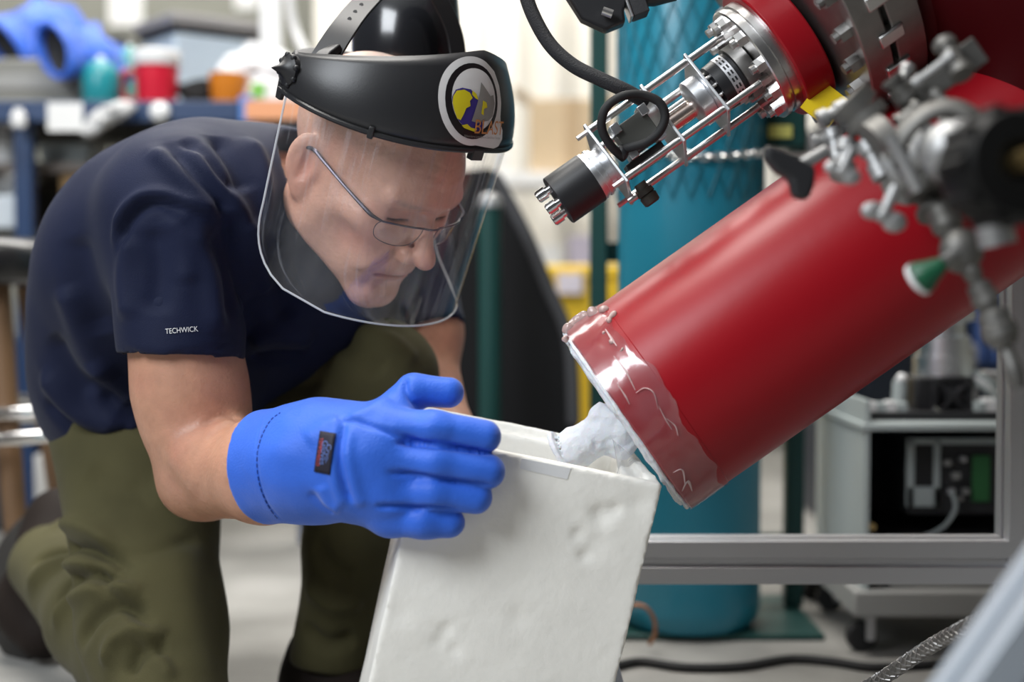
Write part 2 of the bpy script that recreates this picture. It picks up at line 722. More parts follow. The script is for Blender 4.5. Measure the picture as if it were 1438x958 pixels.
# ================================================================== the man
HS = 0.9744
HO = V(-0.15435, 0.17243, 1.5)  # head origin relative to the camera
HO = CPOS + HO
HX = V(-0.6312, -0.0892, -0.7705)
HY = V(0.6102, -0.6704, -0.4223)
HZ = V(0.4788, 0.7367, -0.4775)
HM = np.stack([HX, HY, HZ], 1) * HS


def h2w(p):
    return np.asarray(p, float) @ HM.T + HO


def w2h(p):
    return (np.asarray(p, float) - HO) @ np.linalg.inv(HM).T


NECK_W = P(398, 318, 1.615)
NECK_L = w2h(NECK_W)


def gz(p, c, r):
    return np.exp(-(((p - np.asarray(c)) / np.asarray(r)) ** 2).sum(1))


def sdf_head(p):
    ax = np.abs(p[:, 0])
    q = np.stack([ax, p[:, 1], p[:, 2]], 1)
    d = sd_ell(p, (0, -0.012, 0.046), (0.0765, 0.101, 0.084))
    d = smin(d, sd_ell(p, (0, 0.036, 0.040), (0.061, 0.063, 0.062)), 0.03)
    d = smin(d, sd_ell(p, (0, 0.040, -0.012), (0.056, 0.055, 0.066)), 0.03)
    d = smin(d, sd_caps(q, (0.055, 0.008, -0.050), (0.012, 0.076, -0.088), 0.017, 0.016), 0.035)
    d = smin(d, sd_ell(q, (0.050, 0.020, -0.025), (0.017, 0.03, 0.035)), 0.03)
    d = smin(d, sd_ell(q, (0.046, 0.060, -0.006), (0.019, 0.018, 0.017)), 0.03)
    d = smin(d, sd_ell(p, (0, 0.082, -0.088), (0.023, 0.018, 0.018)), 0.025)
    d = smin(d, sd_ell(p, (0, 0.068, -0.047), (0.034, 0.033, 0.030)), 0.025)
    d = smin(d, sd_ell(q, (0.038, 0.062, -0.040), (0.017, 0.018, 0.022)), 0.03)
    # brow ridge
    d = smin(d, sd_caps(q, (0.008, 0.0935, 0.037), (0.046, 0.080, 0.039), 0.0105, 0.0085), 0.012)
    # eye sockets
    d = smax(d, -sd_ell(q, (0.031, 0.107, 0.016), (0.022, 0.022, 0.0145)), 0.010)
    d = smax(d, -sd_ell(q, (0.014, 0.108, 0.020), (0.009, 0.014, 0.013)), 0.012)
    # lids over the eyeballs
    d = smin(d, sd_ball(q, (0.0315, 0.0715, 0.0170), 0.0145), 0.003)
    d = smin(d, sd_ell(q, (0.032, 0.084, 0.004), (0.014, 0.006, 0.005)), 0.008)
    # nose
    d = smin(d, sd_caps(p, (0, 0.089, 0.027), (0, 0.116, -0.009), 0.0080, 0.0098), 0.010)
    d = smin(d, sd_ell(p, (0, 0.1195, -0.0150), (0.0120, 0.0130, 0.0110)), 0.007)
    d = smin(d, sd_ell(q, (0.0140, 0.1055, -0.0195), (0.0085, 0.0120, 0.0090)), 0.005)
    d = smax(d, -sd_ell(q, (0.0070, 0.1120, -0.0290), (0.0045, 0.0075, 0.006)), 0.003)
    # long upper lip, thin lips
    d = smin(d, sd_ell(p, (0, 0.078, -0.040), (0.026, 0.026, 0.014)), 0.014)
    d = smin(d, sd_caps(q, (0.0, 0.0975, -0.0475), (0.020, 0.089, -0.0500), 0.0050, 0.0028), 0.006)
    d = smin(d, sd_caps(q, (0.0, 0.0955, -0.0575), (0.018, 0.088, -0.0545), 0.0058, 0.0030), 0.006)
    d = smax(d, -sd_ell(p, (0, 0.1050, -0.0695), (0.022, 0.009, 0.0055)), 0.012)
    # temple and cheek hollows
    d = smax(d, -sd_ell(q, (0.083, 0.050, 0.030), (0.014, 0.020, 0.022)), 0.02)
    d = smax(d, -sd_ell(q, (0.073, 0.062, -0.045), (0.017, 0.024, 0.024)), 0.03)
    # creases: mouth line, lid lines, nose to mouth folds, chin folds
    fr = np.clip((p[:, 1] - 0.055) / 0.02, 0, 1)
    mz = -0.0522 - 5.5 * ax ** 2
    d = d + 0.0042 * np.exp(-((p[:, 2] - mz) / 0.0017) ** 2) * np.clip((0.031 - ax) / 0.006, 0, 1) * fr
    lz = 0.0118 + 9.0 * (ax - 0.031) ** 2
    d = d + 0.0022 * np.exp(-((p[:, 2] - lz) / 0.0011) ** 2) * np.clip((0.0155 - np.abs(ax - 0.031)) / 0.003, 0, 1) * fr
    lz2 = 0.0265 - 11.0 * (ax - 0.031) ** 2
    d = d + 0.0018 * np.exp(-((p[:, 2] - lz2) / 0.0013) ** 2) * np.clip((0.017 - np.abs(ax - 0.031)) / 0.004, 0, 1) * fr
    nx = 0.0225 + 0.42 * np.maximum(-0.022 - p[:, 2], 0)
    d = d + 0.0022 * np.exp(-((ax - nx) / 0.0028) ** 2) * np.clip((p[:, 2] + 0.062) / 0.012, 0, 1) * np.clip((-0.016 - p[:, 2]) / 0.006, 0, 1) * fr
    d = d - 0.0018 * np.exp(-((ax - nx - 0.008) / 0.006) ** 2) * np.clip((p[:, 2] + 0.062) / 0.012, 0, 1) * np.clip((-0.012 - p[:, 2]) / 0.008, 0, 1) * fr
    cx_ = 0.030 - 0.15 * (-0.056 - p[:, 2])
    d = d + 0.0016 * np.exp(-((ax - cx_) / 0.003) ** 2) * np.clip((-0.056 - p[:, 2]) / 0.004, 0, 1) * np.clip((p[:, 2] + 0.085) / 0.012, 0, 1) * fr
    # forehead lines and crow's feet
    fh = np.clip((p[:, 1] - 0.05) / 0.02, 0, 1) * np.clip((0.05 - ax) / 0.02, 0, 1)
    for zz in (0.058, 0.069, 0.080):
        d = d + 0.0006 * np.exp(-((p[:, 2] - zz - 0.004 * np.sin(ax * 70)) / 0.0016) ** 2) * fh
    d = d + 0.0006 * np.exp(-(np.sin((p[:, 2] - 0.016) * 700 + (ax - 0.055) * 160)) ** 2 * 5) * gz(q, (0.058, 0.062, 0.014), (0.010, 0.02, 0.012))
    # ear
    e = p * np.array([1, 1, 1.0])
    a = math.radians(12)
    el = np.stack([ax - 0.074, (p[:, 1] + 0.016) * math.cos(a) + (p[:, 2] - 0.004) * math.sin(a),
                   -(p[:, 1] + 0.016) * math.sin(a) + (p[:, 2] - 0.004) * math.cos(a)], 1)
    el[:, 0] -= -el[:, 1] * 0.45
    ear = sd_ell(el, (0.004, -0.002, 0.004), (0.0075, 0.0185, 0.031))
    ear = smin(ear, sd_ell(el, (0.002, 0.004, -0.026), (0.006, 0.009, 0.012)), 0.008)
    ear = smax(ear, -sd_ell(el, (0.013, 0.001, 0.003), (0.009, 0.0115, 0.0215)), 0.004)
    ear = smin(ear, sd_caps(el, (0.0055, -0.007, -0.012), (0.006, -0.005, 0.018), 0.0028), 0.004)
    ear = smin(ear, sd_ell(el, (0.003, 0.0135, -0.004), (0.005, 0.004, 0.007)), 0.004)
    d = smin(d, ear, 0.005)
    # neck
    n = sd_caps(p, (0, -0.020, -0.030), NECK_L, 0.053, 0.060)
    n = smin(n, sd_caps(q, (0.055, -0.02, -0.03), NECK_L * np.array([0, 1, 1]) + np.array([0.02, 0.03, 0]), 0.014, 0.02), 0.03)
    d = smin(d, n, 0.025)
    return d


hv, hf = sdf_mesh(sdf_head, (-0.1, -0.25, -0.25), (0.1, 0.145, 0.145), 0.0019)
hv = relax(hv, hf, 1, 0.4)
# real skin colouring
hq = np.stack([np.abs(hv[:, 0]), hv[:, 1], hv[:, 2]], 1)
SKIN = np.array([0.68, 0.395, 0.295])
tc_ = np.tile(SKIN, (len(hv), 1))


def tblend(tc, wgt, col):
    return tc * (1 - wgt[:, None]) + np.asarray(col)[None] * wgt[:, None]


tc_ = tblend(tc_, 0.55 * np.clip(gz(hq, (0.048, 0.065, -0.015), (0.02, 0.03, 0.022)), 0, 1), (0.60, 0.25, 0.19))
tc_ = tblend(tc_, 0.5 * gz(hq, (0, 0.118, -0.016), (0.02, 0.02, 0.016)), (0.60, 0.25, 0.19))
tc_ = tblend(tc_, 0.5 * np.clip(gz(hq, (0.08, -0.016, 0.0), (0.012, 0.025, 0.035)), 0, 1), (0.60, 0.24, 0.18))
lip = np.clip(1.3 * np.clip(gz(hq, (0.0, 0.1, -0.0530), (0.022, 0.018, 0.0062)), 0, 1), 0, 1)
tc_ = tblend(tc_, 0.75 * lip, (0.46, 0.18, 0.155))
lash = np.exp(-((hq[:, 2] - 0.0118 - 9.0 * (hq[:, 0] - 0.031) ** 2) / 0.0012) ** 2) * np.clip((0.0155 - np.abs(hq[:, 0] - 0.031)) / 0.003, 0, 1) * (hv[:, 1] > 0.06)
tc_ = tblend(tc_, 0.95 * np.clip(lash * 1.5, 0, 1), (0.06, 0.035, 0.03))
mth = np.exp(-((hq[:, 2] + 0.0522 + 5.5 * hq[:, 0] ** 2) / 0.0013) ** 2) * np.clip((0.030 - hq[:, 0]) / 0.006, 0, 1) * (hv[:, 1] > 0.06)
tc_ = tblend(tc_, 0.6 * np.clip(mth, 0, 1), (0.22, 0.07, 0.06))
blo = np.clip(vnoise(hv * 55, 13) * 2.2, 0, 1)
tc_ = tblend(tc_, 0.30 * blo, (0.60, 0.27, 0.21))
spt = np.clip(vnoise(hv * 210, 14) * 4 - 1.3, 0, 1)
tc_ = tblend(tc_, 0.35 * spt, (0.42, 0.20, 0.15))
brow = np.clip(1.2 * np.clip(gz(hq, (0.028, 0.088, 0.0385), (0.017, 0.02, 0.0035)), 0, 1), 0, 1)
tc_ = tblend(tc_, 0.95 * brow * (0.6 + 0.8 * np.clip(vnoise(hv * 600), -0.5, 0.5)), (0.20, 0.155, 0.13))
hair = np.clip((hv[:, 2] - 0.055 - 0.35 * np.maximum(hv[:, 1] - 0.02, 0) - 0.2 * np.maximum(-hv[:, 1] * 0, 0)) / 0.03, 0, 1) * np.clip((0.05 - hv[:, 1]) / 0.04, 0, 1)
side = np.clip((-0.0 - hv[:, 1]) / 0.03, 0, 1) * np.clip((hv[:, 2] - 0.0) / 0.03, 0, 1)
hair = np.maximum(hair * 0.35, side * 0.55) * (0.7 + 0.9 * vnoise(hv * 700, 3))
tc_ = tblend(tc_, np.clip(hair, 0, 1) * 0.6, (0.42, 0.34, 0.29))
beard = np.clip(gz(hq, (0.03, 0.07, -0.075), (0.045, 0.05, 0.03)), 0, 1) * (0.6 + vnoise(hv * 800, 5))
tc_ = tblend(tc_, np.clip(beard, 0, 1) * 0.22, (0.40, 0.30, 0.26))
head_v = h2w(hv)

RS = P(250, 298, 1.47)
LS = P(560, 352, 1.76)
ELB = P(296, 668, 1.48)
WRI = P(492, 640, 1.315)
LT = nrm(V(0.62, 0.0, 0.78))
STN = [(222, 545, 1.73, .082, .070), (243, 440, 1.70, .095, .075), (290, 350, 1.645, .106, .085), (372, 287, 1.60, .082, .075)]
LELB = P(604, 560, 1.68)
LWRI = P(690, 720, 1.53)


def torso(p, grow):
    d = None
    for (x, y, dd, r, hl) in STN:
        c = P(x, y, dd)
        e = sd_caps(p, c - hl * LT, c + hl * LT, r + grow)
        d = e if d is None else smin(d, e, 0.09)
    return d


R_HIP, R_KNEE, R_ANK = P(192, 612, 1.69), P(238, 1000, 1.47), P(70, 790, 1.87)
L_HIP, L_KNEE, L_ANK = P(330, 590, 1.80), P(535, 528, 1.64), P(464, 930, 1.70)


def sdf_body(p):
    d = torso(p, -0.025)
    for s in (RS, LS):
        d = smin(d, sd_ball(p, s, 0.052), 0.06)
    d = smin(d, sd_caps(p, NECK_W, P(372, 330, 1.61), 0.056, 0.06), 0.05)
    # right arm
    a = sd_caps(p, RS, P(256, 460, 1.466), 0.050, 0.050)
    a = smin(a, sd_caps(p, P(257, 470, 1.466), P(267, 545, 1.47), 0.050, 0.0535), 0.03)
    a = smin(a, sd_caps(p, P(267, 545, 1.47), P(278, 600, 1.475), 0.0535, 0.049), 0.03)
    a = smin(a, sd_caps(p, P(276, 600, 1.475), P(286, 668, 1.49), 0.046, 0.040), 0.03)
    a = smin(a, sd_ball(p, P(272, 676, 1.50), 0.034), 0.03)
    a = smin(a, sd_caps(p, P(300, 662, 1.47), P(372, 664, 1.375), 0.048, 0.046), 0.022)
    a = smin(a, sd_caps(p, P(372, 664, 1.375), WRI, 0.046, 0.032), 0.02)
    a = smin(a, sd_ell(p, P(318, 640, 1.43), (0.05, 0.04, 0.03)), 0.02)
    d = smin(d, a, 0.03)
    # left arm
    b = sd_caps(p, LS, P(600, 465, 1.72), 0.046, 0.038)
    b = smin(b, sd_caps(p, P(600, 465, 1.72), LELB, 0.038, 0.036), 0.03)
    b = smin(b, sd_caps(p, LELB, LWRI, 0.036, 0.028), 0.02)
    d = smin(d, b, 0.03)
    # legs inside the trousers
    for (h_, k_, a_) in ((R_HIP, R_KNEE, R_ANK), (L_HIP, L_KNEE, L_ANK)):
        d = smin(d, sd_caps(p, h_, k_, 0.07, 0.045), 0.04)
        d = smin(d, sd_caps(p, k_, a_, 0.045, 0.03), 0.03)
    return d


bv, bf = sdf_mesh(sdf_body, (-0.85, 1.15, -0.02), (0.15, 2.1, 0.75), 0.0045)
bv = relax(bv, bf, 1, 0.4)
# elbow creases on the bare forearm
ARM_FOLDS = [([(285, 600), (302, 586), (322, 584), (340, 594)], 0.0035, -0.0035),
             ([(292, 612), (312, 596), (330, 592)], 0.004, 0.003),
             ([(290, 622), (304, 604), (318, 600)], 0.003, -0.002),
             ([(330, 600), (350, 596), (370, 602)], 0.012, 0.004),
             ([(225, 600), (250, 650), (280, 690)], 0.02, 0.003)]
bv = folds(bv, bf, ARM_FOLDS)
bt = np.tile(SKIN * np.array([0.80, 0.74, 0.67]), (len(bv), 1))
frk = np.clip(vnoise(bv * 190, 9) * 3 - 0.75, 0, 1)
bt = tblend(bt, frk * 0.5, (0.36, 0.17, 0.11))
red = np.clip(vnoise(bv * 30, 4) * 2, 0, 1)
bt = tblend(bt, red * 0.5, (0.52, 0.24, 0.18))
allv = np.concatenate([bv, head_v])
allf = np.concatenate([bf, hf + len(bv)])
allc = np.concatenate([np.c_[bt, np.ones(len(bt))], np.c_[tc_, np.ones(len(tc_))]])
MATS['skin'].node_tree.nodes  # colours come from the tint attribute
person = mesh_obj('person', allv, allf, M_SKIN, None, True, 180, colors=allc)
tag(person, 'kneeling person in navy T-shirt and olive trousers bending over a foam box', 'person')


# ---- shirt
SL_END = P(255, 503, 1.462)
SL_AX = nrm(SL_END - RS)
LSL_END = P(602, 474, 1.715)
LSL_AX = nrm(LSL_END - LS)
HEM_C = P(170, 643, 1.70)
HEM_N = nrm(V(-0.22, -1, 0.1))


def sdf_shirt_solid(p, g):
    d = torso(p, g)
    # loose cloth at the belly and lower back
    d = smin(d, sd_caps(p, P(176, 570, 1.72), P(255, 590, 1.70), 0.074 + g, 0.085 + g), 0.07)
    d = smin(d, sd_caps(p, P(372, 420, 1.60), P(470, 400, 1.66), 0.075 + g, 0.07 + g), 0.08)
    d = smin(d, sd_caps(p, P(330, 500, 1.66), P(420, 450, 1.66), 0.06 + g), 0.08)
    d = smin(d, sd_caps(p, RS, P(398, 300, 1.60), 0.066 + g, 0.06 + g), 0.06)
    d = smin(d, sd_caps(p, LS, P(398, 300, 1.60), 0.062 + g, 0.06 + g), 0.06)
    dh = (p - HEM_C) @ HEM_N
    dh = dh - 0.006 * vnoise(p * 14, 2)
    d = smax(d, dh, 0.008)
    s = sd_caps(p, RS + SL_AX * 0.0, SL_END + SL_AX * 0.05, 0.073 + g, 0.0625 + g)
    s = smax(s, (p - SL_END) @ nrm(SL_AX + V(-0.08, 0, 0)), 0.004)
    d = smin(d, s, 0.028)
    s2 = sd_caps(p, LS, LSL_END + LSL_AX * 0.05, 0.058 + g, 0.046 + g)
    s2 = smax(s2, (p - LSL_END) @ LSL_AX, 0.004)
    d = smin(d, s2, 0.028)
    return d


def sdf_shirt(p):
    d = sdf_shirt_solid(p, 0.0)
    # hollow sleeves and neck opening
    i1 = sd_caps(p, SL_END - SL_AX * 0.04, SL_END + SL_AX * 0.06, 0.0585)
    d = smax(d, -i1, 0.003)
    i2 = sd_caps(p, LSL_END - LSL_AX * 0.04, LSL_END + LSL_AX * 0.06, 0.042)
    d = smax(d, -i2, 0.003)
    nk = sd_caps(p, P(405, 290, 1.60), P(470, 240, 1.55), 0.066)
    d = smax(d, -nk, 0.006)
    hem = sd_ell(p, HEM_C + HEM_N * 0.03, (0.14, 0.12, 0.06))
    d = smax(d, -hem, 0.01)
    return d


sv, sf = sdf_mesh(sdf_shirt, (-0.75, 1.25, 0.15), (0.02, 1.95, 0.75), 0.0042)
sv = relax(sv, sf, 2, 0.4)
SHIRT_FOLDS = [
    # armhole seam and shoulder wrinkles
    ([(160, 345), (170, 305), (195, 277), (225, 272), (262, 284), (300, 300)], 0.006, 0.0055),
    ([(166, 352), (178, 314), (202, 290), (230, 286), (262, 298)], 0.006, -0.005),
    ([(215, 210), (245, 235), (275, 268), (312, 305)], 0.010, 0.007),
    ([(232, 200), (268, 240), (300, 275), (315, 300)], 0.009, -0.006),
    ([(270, 200), (295, 245), (330, 290), (345, 330)], 0.012, 0.007),
    ([(255, 196), (282, 215), (310, 250), (330, 270)], 0.008, -0.006),
    ([(300, 190), (330, 230), (345, 270)], 0.012, -0.007),
    ([(345, 195), (365, 230), (372, 280), (365, 330)], 0.012, 0.006),
    ([(320, 300), (330, 350), (345, 400), (350, 450)], 0.014, -0.008),
    ([(345, 310), (360, 360), (378, 410)], 0.014, 0.008),
    ([(380, 350), (400, 400), (410, 450)], 0.014, -0.007),
    ([(180, 330), (175, 390), (182, 450)], 0.013, 0.005),
    ([(215, 320), (222, 380), (215, 440)], 0.014, -0.005),
    ([(270, 310), (290, 360), (300, 420), (305, 470)], 0.012, 0.006),
    ([(295, 330), (318, 380), (326, 450)], 0.010, -0.005),
    ([(240, 300), (262, 350), (262, 400)], 0.012, 0.004),
    # back and flank drapery
    ([(110, 330), (120, 400), (150, 470)], 0.020, -0.006),
    ([(90, 400), (115, 470), (150, 530)], 0.018, 0.007),
    ([(70, 470), (110, 535), (170, 570)], 0.016, -0.007),
    ([(60, 520), (105, 575), (170, 605)], 0.014, 0.008),
    ([(62, 560), (105, 605), (160, 625)], 0.010, -0.006),
    ([(130, 500), (165, 540), (190, 560)], 0.012, 0.006),
    ([(125, 545), (160, 585), (200, 600)], 0.010, 0.006),
    ([(350, 480), (390, 470), (440, 478)], 0.012, 0.006),
    ([(350, 505), (390, 500), (430, 500)], 0.010, -0.006),
    # sleeve hem stitching
    ([(170, 488), (200, 498), (250, 497), (300, 490), (333, 481)], 0.0025, -0.0016),
]
sv = folds(sv, sf, [(a, b, c * 1.5) for a, b, c in SHIRT_FOLDS])
sn = vnormals(sv, sf)
sv = sv + sn * (0.0022 * vnoise(sv * 26, 11) + 0.003 * vnoise(sv * 11, 12))[:, None]
shirt = mesh_obj('shirt', sv, sf, M_NAVY, person, True, 180)
shirt['label'] = 'short sleeved navy T-shirt'


# ---- trousers
def sdf_trousers(p):
    d = sd_caps(p, P(205, 590, 1.72), P(300, 590, 1.78), 0.098)
    d = smin(d, sd_caps(p, R_HIP, P(213, 880, 1.54), 0.098, 0.072), 0.04)
    d = smin(d, sd_caps(p, P(213, 880, 1.54), R_KNEE, 0.072, 0.062), 0.04)
    sh = sd_caps(p, R_KNEE, P(146, 872, 1.70), 0.062, 0.062)
    sh = smin(sh, sd_caps(p, P(146, 872, 1.70), R_ANK, 0.062, 0.053), 0.03)
    cutp = R_ANK
    cn = nrm(R_ANK - R_KNEE)
    sh = smax(sh, (p - cutp) @ cn - 0.012, 0.01)
    d = smin(d, sh, 0.010)
    l = sd_caps(p, L_HIP, P(440, 545, 1.70), 0.092, 0.074)
    l = smin(l, sd_caps(p, P(440, 545, 1.70), L_KNEE, 0.074, 0.062), 0.05)
    l = smin(l, sd_caps(p, L_KNEE, P(497, 760, 1.67), 0.060, 0.054), 0.03)
    l2 = sd_caps(p, P(497, 760, 1.67), P(462, 965, 1.70), 0.054, 0.052)
    l2 = smax(l2, (p - P(464, 935, 1.70)) @ nrm(V(-0.1, -1, 0)), 0.01)
    l = smin(l, l2, 0.03)
    return smin(d, l, 0.03)


tv, tf = sdf_mesh(sdf_trousers, (-0.80, 1.30, -0.02), (0.05, 2.05, 0.55), 0.0042)
tv = relax(tv, tf, 2, 0.4)
TR_FOLDS = [
    ([(70, 745), (100, 735), (130, 745), (160, 770)], 0.010, 0.008),
    ([(50, 790), (80, 775), (115, 772), (150, 785), (190, 800)], 0.010, -0.012),
    ([(40, 830), (70, 800), (110, 790), (160, 800)], 0.012, 0.010),
    ([(80, 850), (95, 820), (130, 805), (185, 815)], 0.008, -0.010),
    ([(75, 880), (100, 845), (150, 825), (200, 835)], 0.012, 0.009),
    ([(110, 905), (130, 870), (170, 850), (210, 860)], 0.010, -0.009),
    ([(150, 940), (160, 900), (200, 885), (230, 900)], 0.012, 0.009),
    ([(180, 950), (200, 915), (235, 920)], 0.010, -0.008),
    ([(130, 790), (160, 840), (215, 885)], 0.008, -0.010),
    ([(150, 830), (190, 880), (225, 930), (240, 958)], 0.008, 0.007),
    ([(118, 770), (200, 778), (280, 755)], 0.010, -0.004),
    ([(120, 665), (170, 690), (230, 690)], 0.02, -0.006),
    ([(200, 700), (260, 670), (290, 640)], 0.018, 0.007),
    ([(350, 560), (400, 540), (450, 535)], 0.014, -0.007),
    ([(355, 590), (420, 570), (470, 560)], 0.014, 0.007),
    ([(470, 470), (510, 500), (540, 520)], 0.014, -0.006),
    ([(500, 460), (550, 480), (585, 510)], 0.014, 0.006),
    ([(440, 760), (470, 800), (500, 810)], 0.014, -0.008),
    ([(430, 820), (470, 850), (510, 840)], 0.014, 0.008),
    ([(425, 880), (460, 905), (500, 895)], 0.012, -0.007),
    ([(260, 760), (262, 850), (280, 950)], 0.03, 0.005),
]
tv = folds(tv, tf, [(a, b * 0.85, c * 1.25) for a, b, c in TR_FOLDS])
tn = vnormals(tv, tf)
tv = tv + tn * (0.0025 * vnoise(tv * 24, 21) + 0.004 * vnoise(tv * 9, 22))[:, None]
tr = mesh_obj('trousers', tv, tf, M_OLIVE, person, True, 180)
tr['label'] = 'olive green cotton trousers'


# ---- boots
def sdf_bootR(p):
    d = sd_caps(p, P(86, 738, 1.925), P(48, 850, 1.90), 0.044, 0.046)
    d = smin(d, sd_caps(p, P(45, 850, 1.90), P(62, 890, 1.87), 0.044, 0.034), 0.03)
    d = smin(d, sd_caps(p, P(88, 735, 1.92), R_ANK, 0.042, 0.048), 0.03)
    return d


v_, f_ = sdf_mesh(sdf_bootR, (-0.85, 1.7, -0.02), (-0.45, 2.1, 0.35), 0.004)
b_ = mesh_obj('boot', v_, f_, M_BOOT, person, True, 180)
b_['label'] = 'dark brown leather boot'
s_ = MB().tube([P(70, 722, 1.99), P(28, 770, 1.985), P(8, 830, 1.965), P(28, 885, 1.93), P(55, 905, 1.90)],
               [0.03, 0.04, 0.042, 0.040, 0.03], n=14, flat=0.35, hint=V(0.8, 0.3, 0.5))
s_.obj('boot_sole', M_SOLE, b_)
v_, f_ = sdf_mesh(lambda p: smin(sd_caps(p, P(455, 920, 1.71), P(452, 958, 1.71), 0.044, 0.046),
                                 sd_caps(p, P(446, 958, 1.72), P(560, 1008, 1.60), 0.040, 0.034), 0.03),
                  (-0.35, 1.45, -0.03), (0.0, 1.85, 0.2), 0.004)
v_[:, 2] = np.maximum(v_[:, 2], 0.002)
b_ = mesh_obj('boot', v_, f_, M_BOOT, person, True, 180)
b_['label'] = 'dark brown leather boot'

# eyeballs peeping under the lids are part of the body; eyelids stay lowered

# ---- sleeve lettering
def text_mesh(body, size=1.0):
    cu = bpy.data.curves.new('txt', 'FONT')
    cu.body = body
    cu.align_x = 'CENTER'
    cu.align_y = 'CENTER'
    cu.size = size
    to = bpy.data.objects.new('txt', cu)
    COL.objects.link(to)
    dg = bpy.context.evaluated_depsgraph_get()
    me = to.evaluated_get(dg).to_mesh()
    v = np.array([x.co[:] for x in me.vertices])
    f = [tuple(p.vertices) for p in me.polygons]
    to.to_mesh_clear()
    bpy.data.objects.remove(to, do_unlink=True)
    bpy.data.curves.remove(cu)
    return v, f


def drop_on(tree, flat, origin, ex, ey, en, lift):
    """wrap flat 2D points onto a surface: cast along -en from a plane in front of it"""
    out = []
    for q in flat:
        o = origin + ex * q[0] + ey * q[1]
        hit = tree.ray_cast(Vector(o + en * 0.08), Vector(-en))
        if hit[0] is None or hit[3] > 0.16:
            out.append(o)
        else:
            out.append(np.array(hit[0]) + en * lift)
    return np.array(out)


shirt_tree = BVHTree.FromPolygons([tuple(x) for x in sv], [tuple(map(int, q)) for q in sf])
tv2, tf2 = text_mesh('TECHWICK', 1.0)
wd_ = tv2[:, 0].max() - tv2[:, 0].min()
hit = shirt_tree.ray_cast(Vector(CPOS), Vector(nrm(P(255, 464, 1) - CPOS)))
c0 = np.array(hit[0])
mpp = (c0 - CPOS) @ FWD / F
tx = tv2.copy()
tx[:, 0] = tv2[:, 0] / wd_ * 44 * mpp
tx[:, 1] = tv2[:, 1] / wd_ * 44 * mpp * 1.25
an = math.radians(5)
tx3 = drop_on(shirt_tree, tx, c0, V(math.cos(an), math.sin(an), 0), V(-math.sin(an), math.cos(an), 0), -FWD, 0.0012)
lt_ = mesh_obj('lettering', tx3, tf2, M_WHITE, person, False)
lt_['label'] = 'white TECHWICK lettering on the sleeve'


# ================================================================== gloves
FR = 1.288


def sdf_glove(p, parts=None):
    cuff = sd_caps(p, P(372, 656, 1.372), P(450, 648, 1.335), 0.0555, 0.0525)
    cuff = smin(cuff, sd_caps(p, P(450, 648, 1.335), P(505, 640, 1.312), 0.0525, 0.0455), 0.03)
    opn = nrm(P(372, 656, 1.372) - P(450, 648, 1.335))
    cuff = smax(cuff, (p - P(372, 656, 1.372)) @ opn, 0.004)
    hole = sd_caps(p, P(372, 656, 1.372) + opn * 0.03, P(440, 650, 1.34), 0.0515, 0.048)
    cuff = smax(cuff, -hole, 0.003)
    palm = sd_caps(p, P(512, 632, 1.310), P(545, 605, 1.298), 0.040, 0.024)
    palm = smin(palm, sd_caps(p, P(515, 655, 1.308), P(545, 645, 1.294), 0.038, 0.026), 0.03)
    palm = smin(palm, sd_caps(p, P(525, 680, 1.305), P(548, 695, 1.296), 0.030, 0.022), 0.03)
    palm = smin(palm, sd_caps(p, P(545, 700, 1.300), P(548, 725, 1.300), 0.024, 0.016), 0.03)
    d = smin(cuff, palm, 0.022)
    fing = [[(548, 598, 1.290, .0165), (610, 602, 1.2805, .0158), (681, 613, 1.2835, .0150)],
            [(548, 645, 1.284, .0168), (612, 648, 1.2765, .0163), (686, 662, 1.2815, .0158)],
            [(552, 690, 1.288, .0158), (610, 691, 1.2800, .0154), (669, 699, 1.2855, .0148)],
            [(550, 729, 1.295, .0150), (595, 732, 1.2875, .0150), (631, 734, 1.2905, .0142)]]
    fd = None
    for ch in fing:
        c = None
        for a, b in zip(ch[:-1], ch[1:]):
            e = sd_caps(p, P(*a[:3]), P(*b[:3]), a[3], b[3])
            c = e if c is None else smin(c, e, 0.008)
        fd = c if fd is None else smin(fd, c, 0.0015)
    d = smin(d, fd, 0.006)
    th = sd_caps(p, P(545, 590, 1.312), P(578, 552, 1.318), 0.021, 0.0165)
    th = smin(th, sd_caps(p, P(584, 547, 1.320), P(630, 551, 1.318), 0.0152, 0.0142), 0.006)
    d = smin(d, th, 0.010)
    return d


gv, gf = sdf_mesh(sdf_glove, (-0.27, 1.2, 0.18), (0.02, 1.45, 0.42), 0.0022)
gv = relax(gv, gf, 2, 0.4)
G_FOLDS = [
    # seams between hand back and fingers, wrist gathers, palm panel
    ([(480, 592), (500, 592), (525, 600), (560, 612), (590, 620)], 0.0030, -0.0035),
    ([(484, 596), (478, 640), (484, 680), (494, 706)], 0.0035, -0.0045),
    ([(470, 600), (466, 640), (472, 685), (484, 712)], 0.006, 0.003),
    ([(492, 600), (488, 640), (500, 690), (512, 712)], 0.006, 0.003),
    ([(528, 712), (560, 712), (600, 713), (640, 715)], 0.0028, -0.005),
    ([(556, 622), (590, 623), (640, 630), (690, 637)], 0.0028, -0.005),
    ([(545, 664), (590, 668), (640, 676), (690, 682)], 0.0028, -0.005),
    ([(450, 680), (462, 705), (480, 715)], 0.008, 0.004),
    ([(430, 620), (455, 600), (478, 590)], 0.010, 0.003),
    ([(434, 690), (455, 712), (470, 720)], 0.005, -0.003),
    ([(490, 590), (520, 575), (545, 560)], 0.008, 0.003),
    ([(545, 600), (590, 600), (640, 605)], 0.008, 0.0015),
    ([(568, 532), (571, 550), (582, 566), (600, 574)], 0.003, -0.004),
    ([(368, 588), (360, 640), (372, 700), (398, 732)], 0.0014, -0.0012),
]
gv = folds(gv, gf, G_FOLDS)
gn = vnormals(gv, gf)
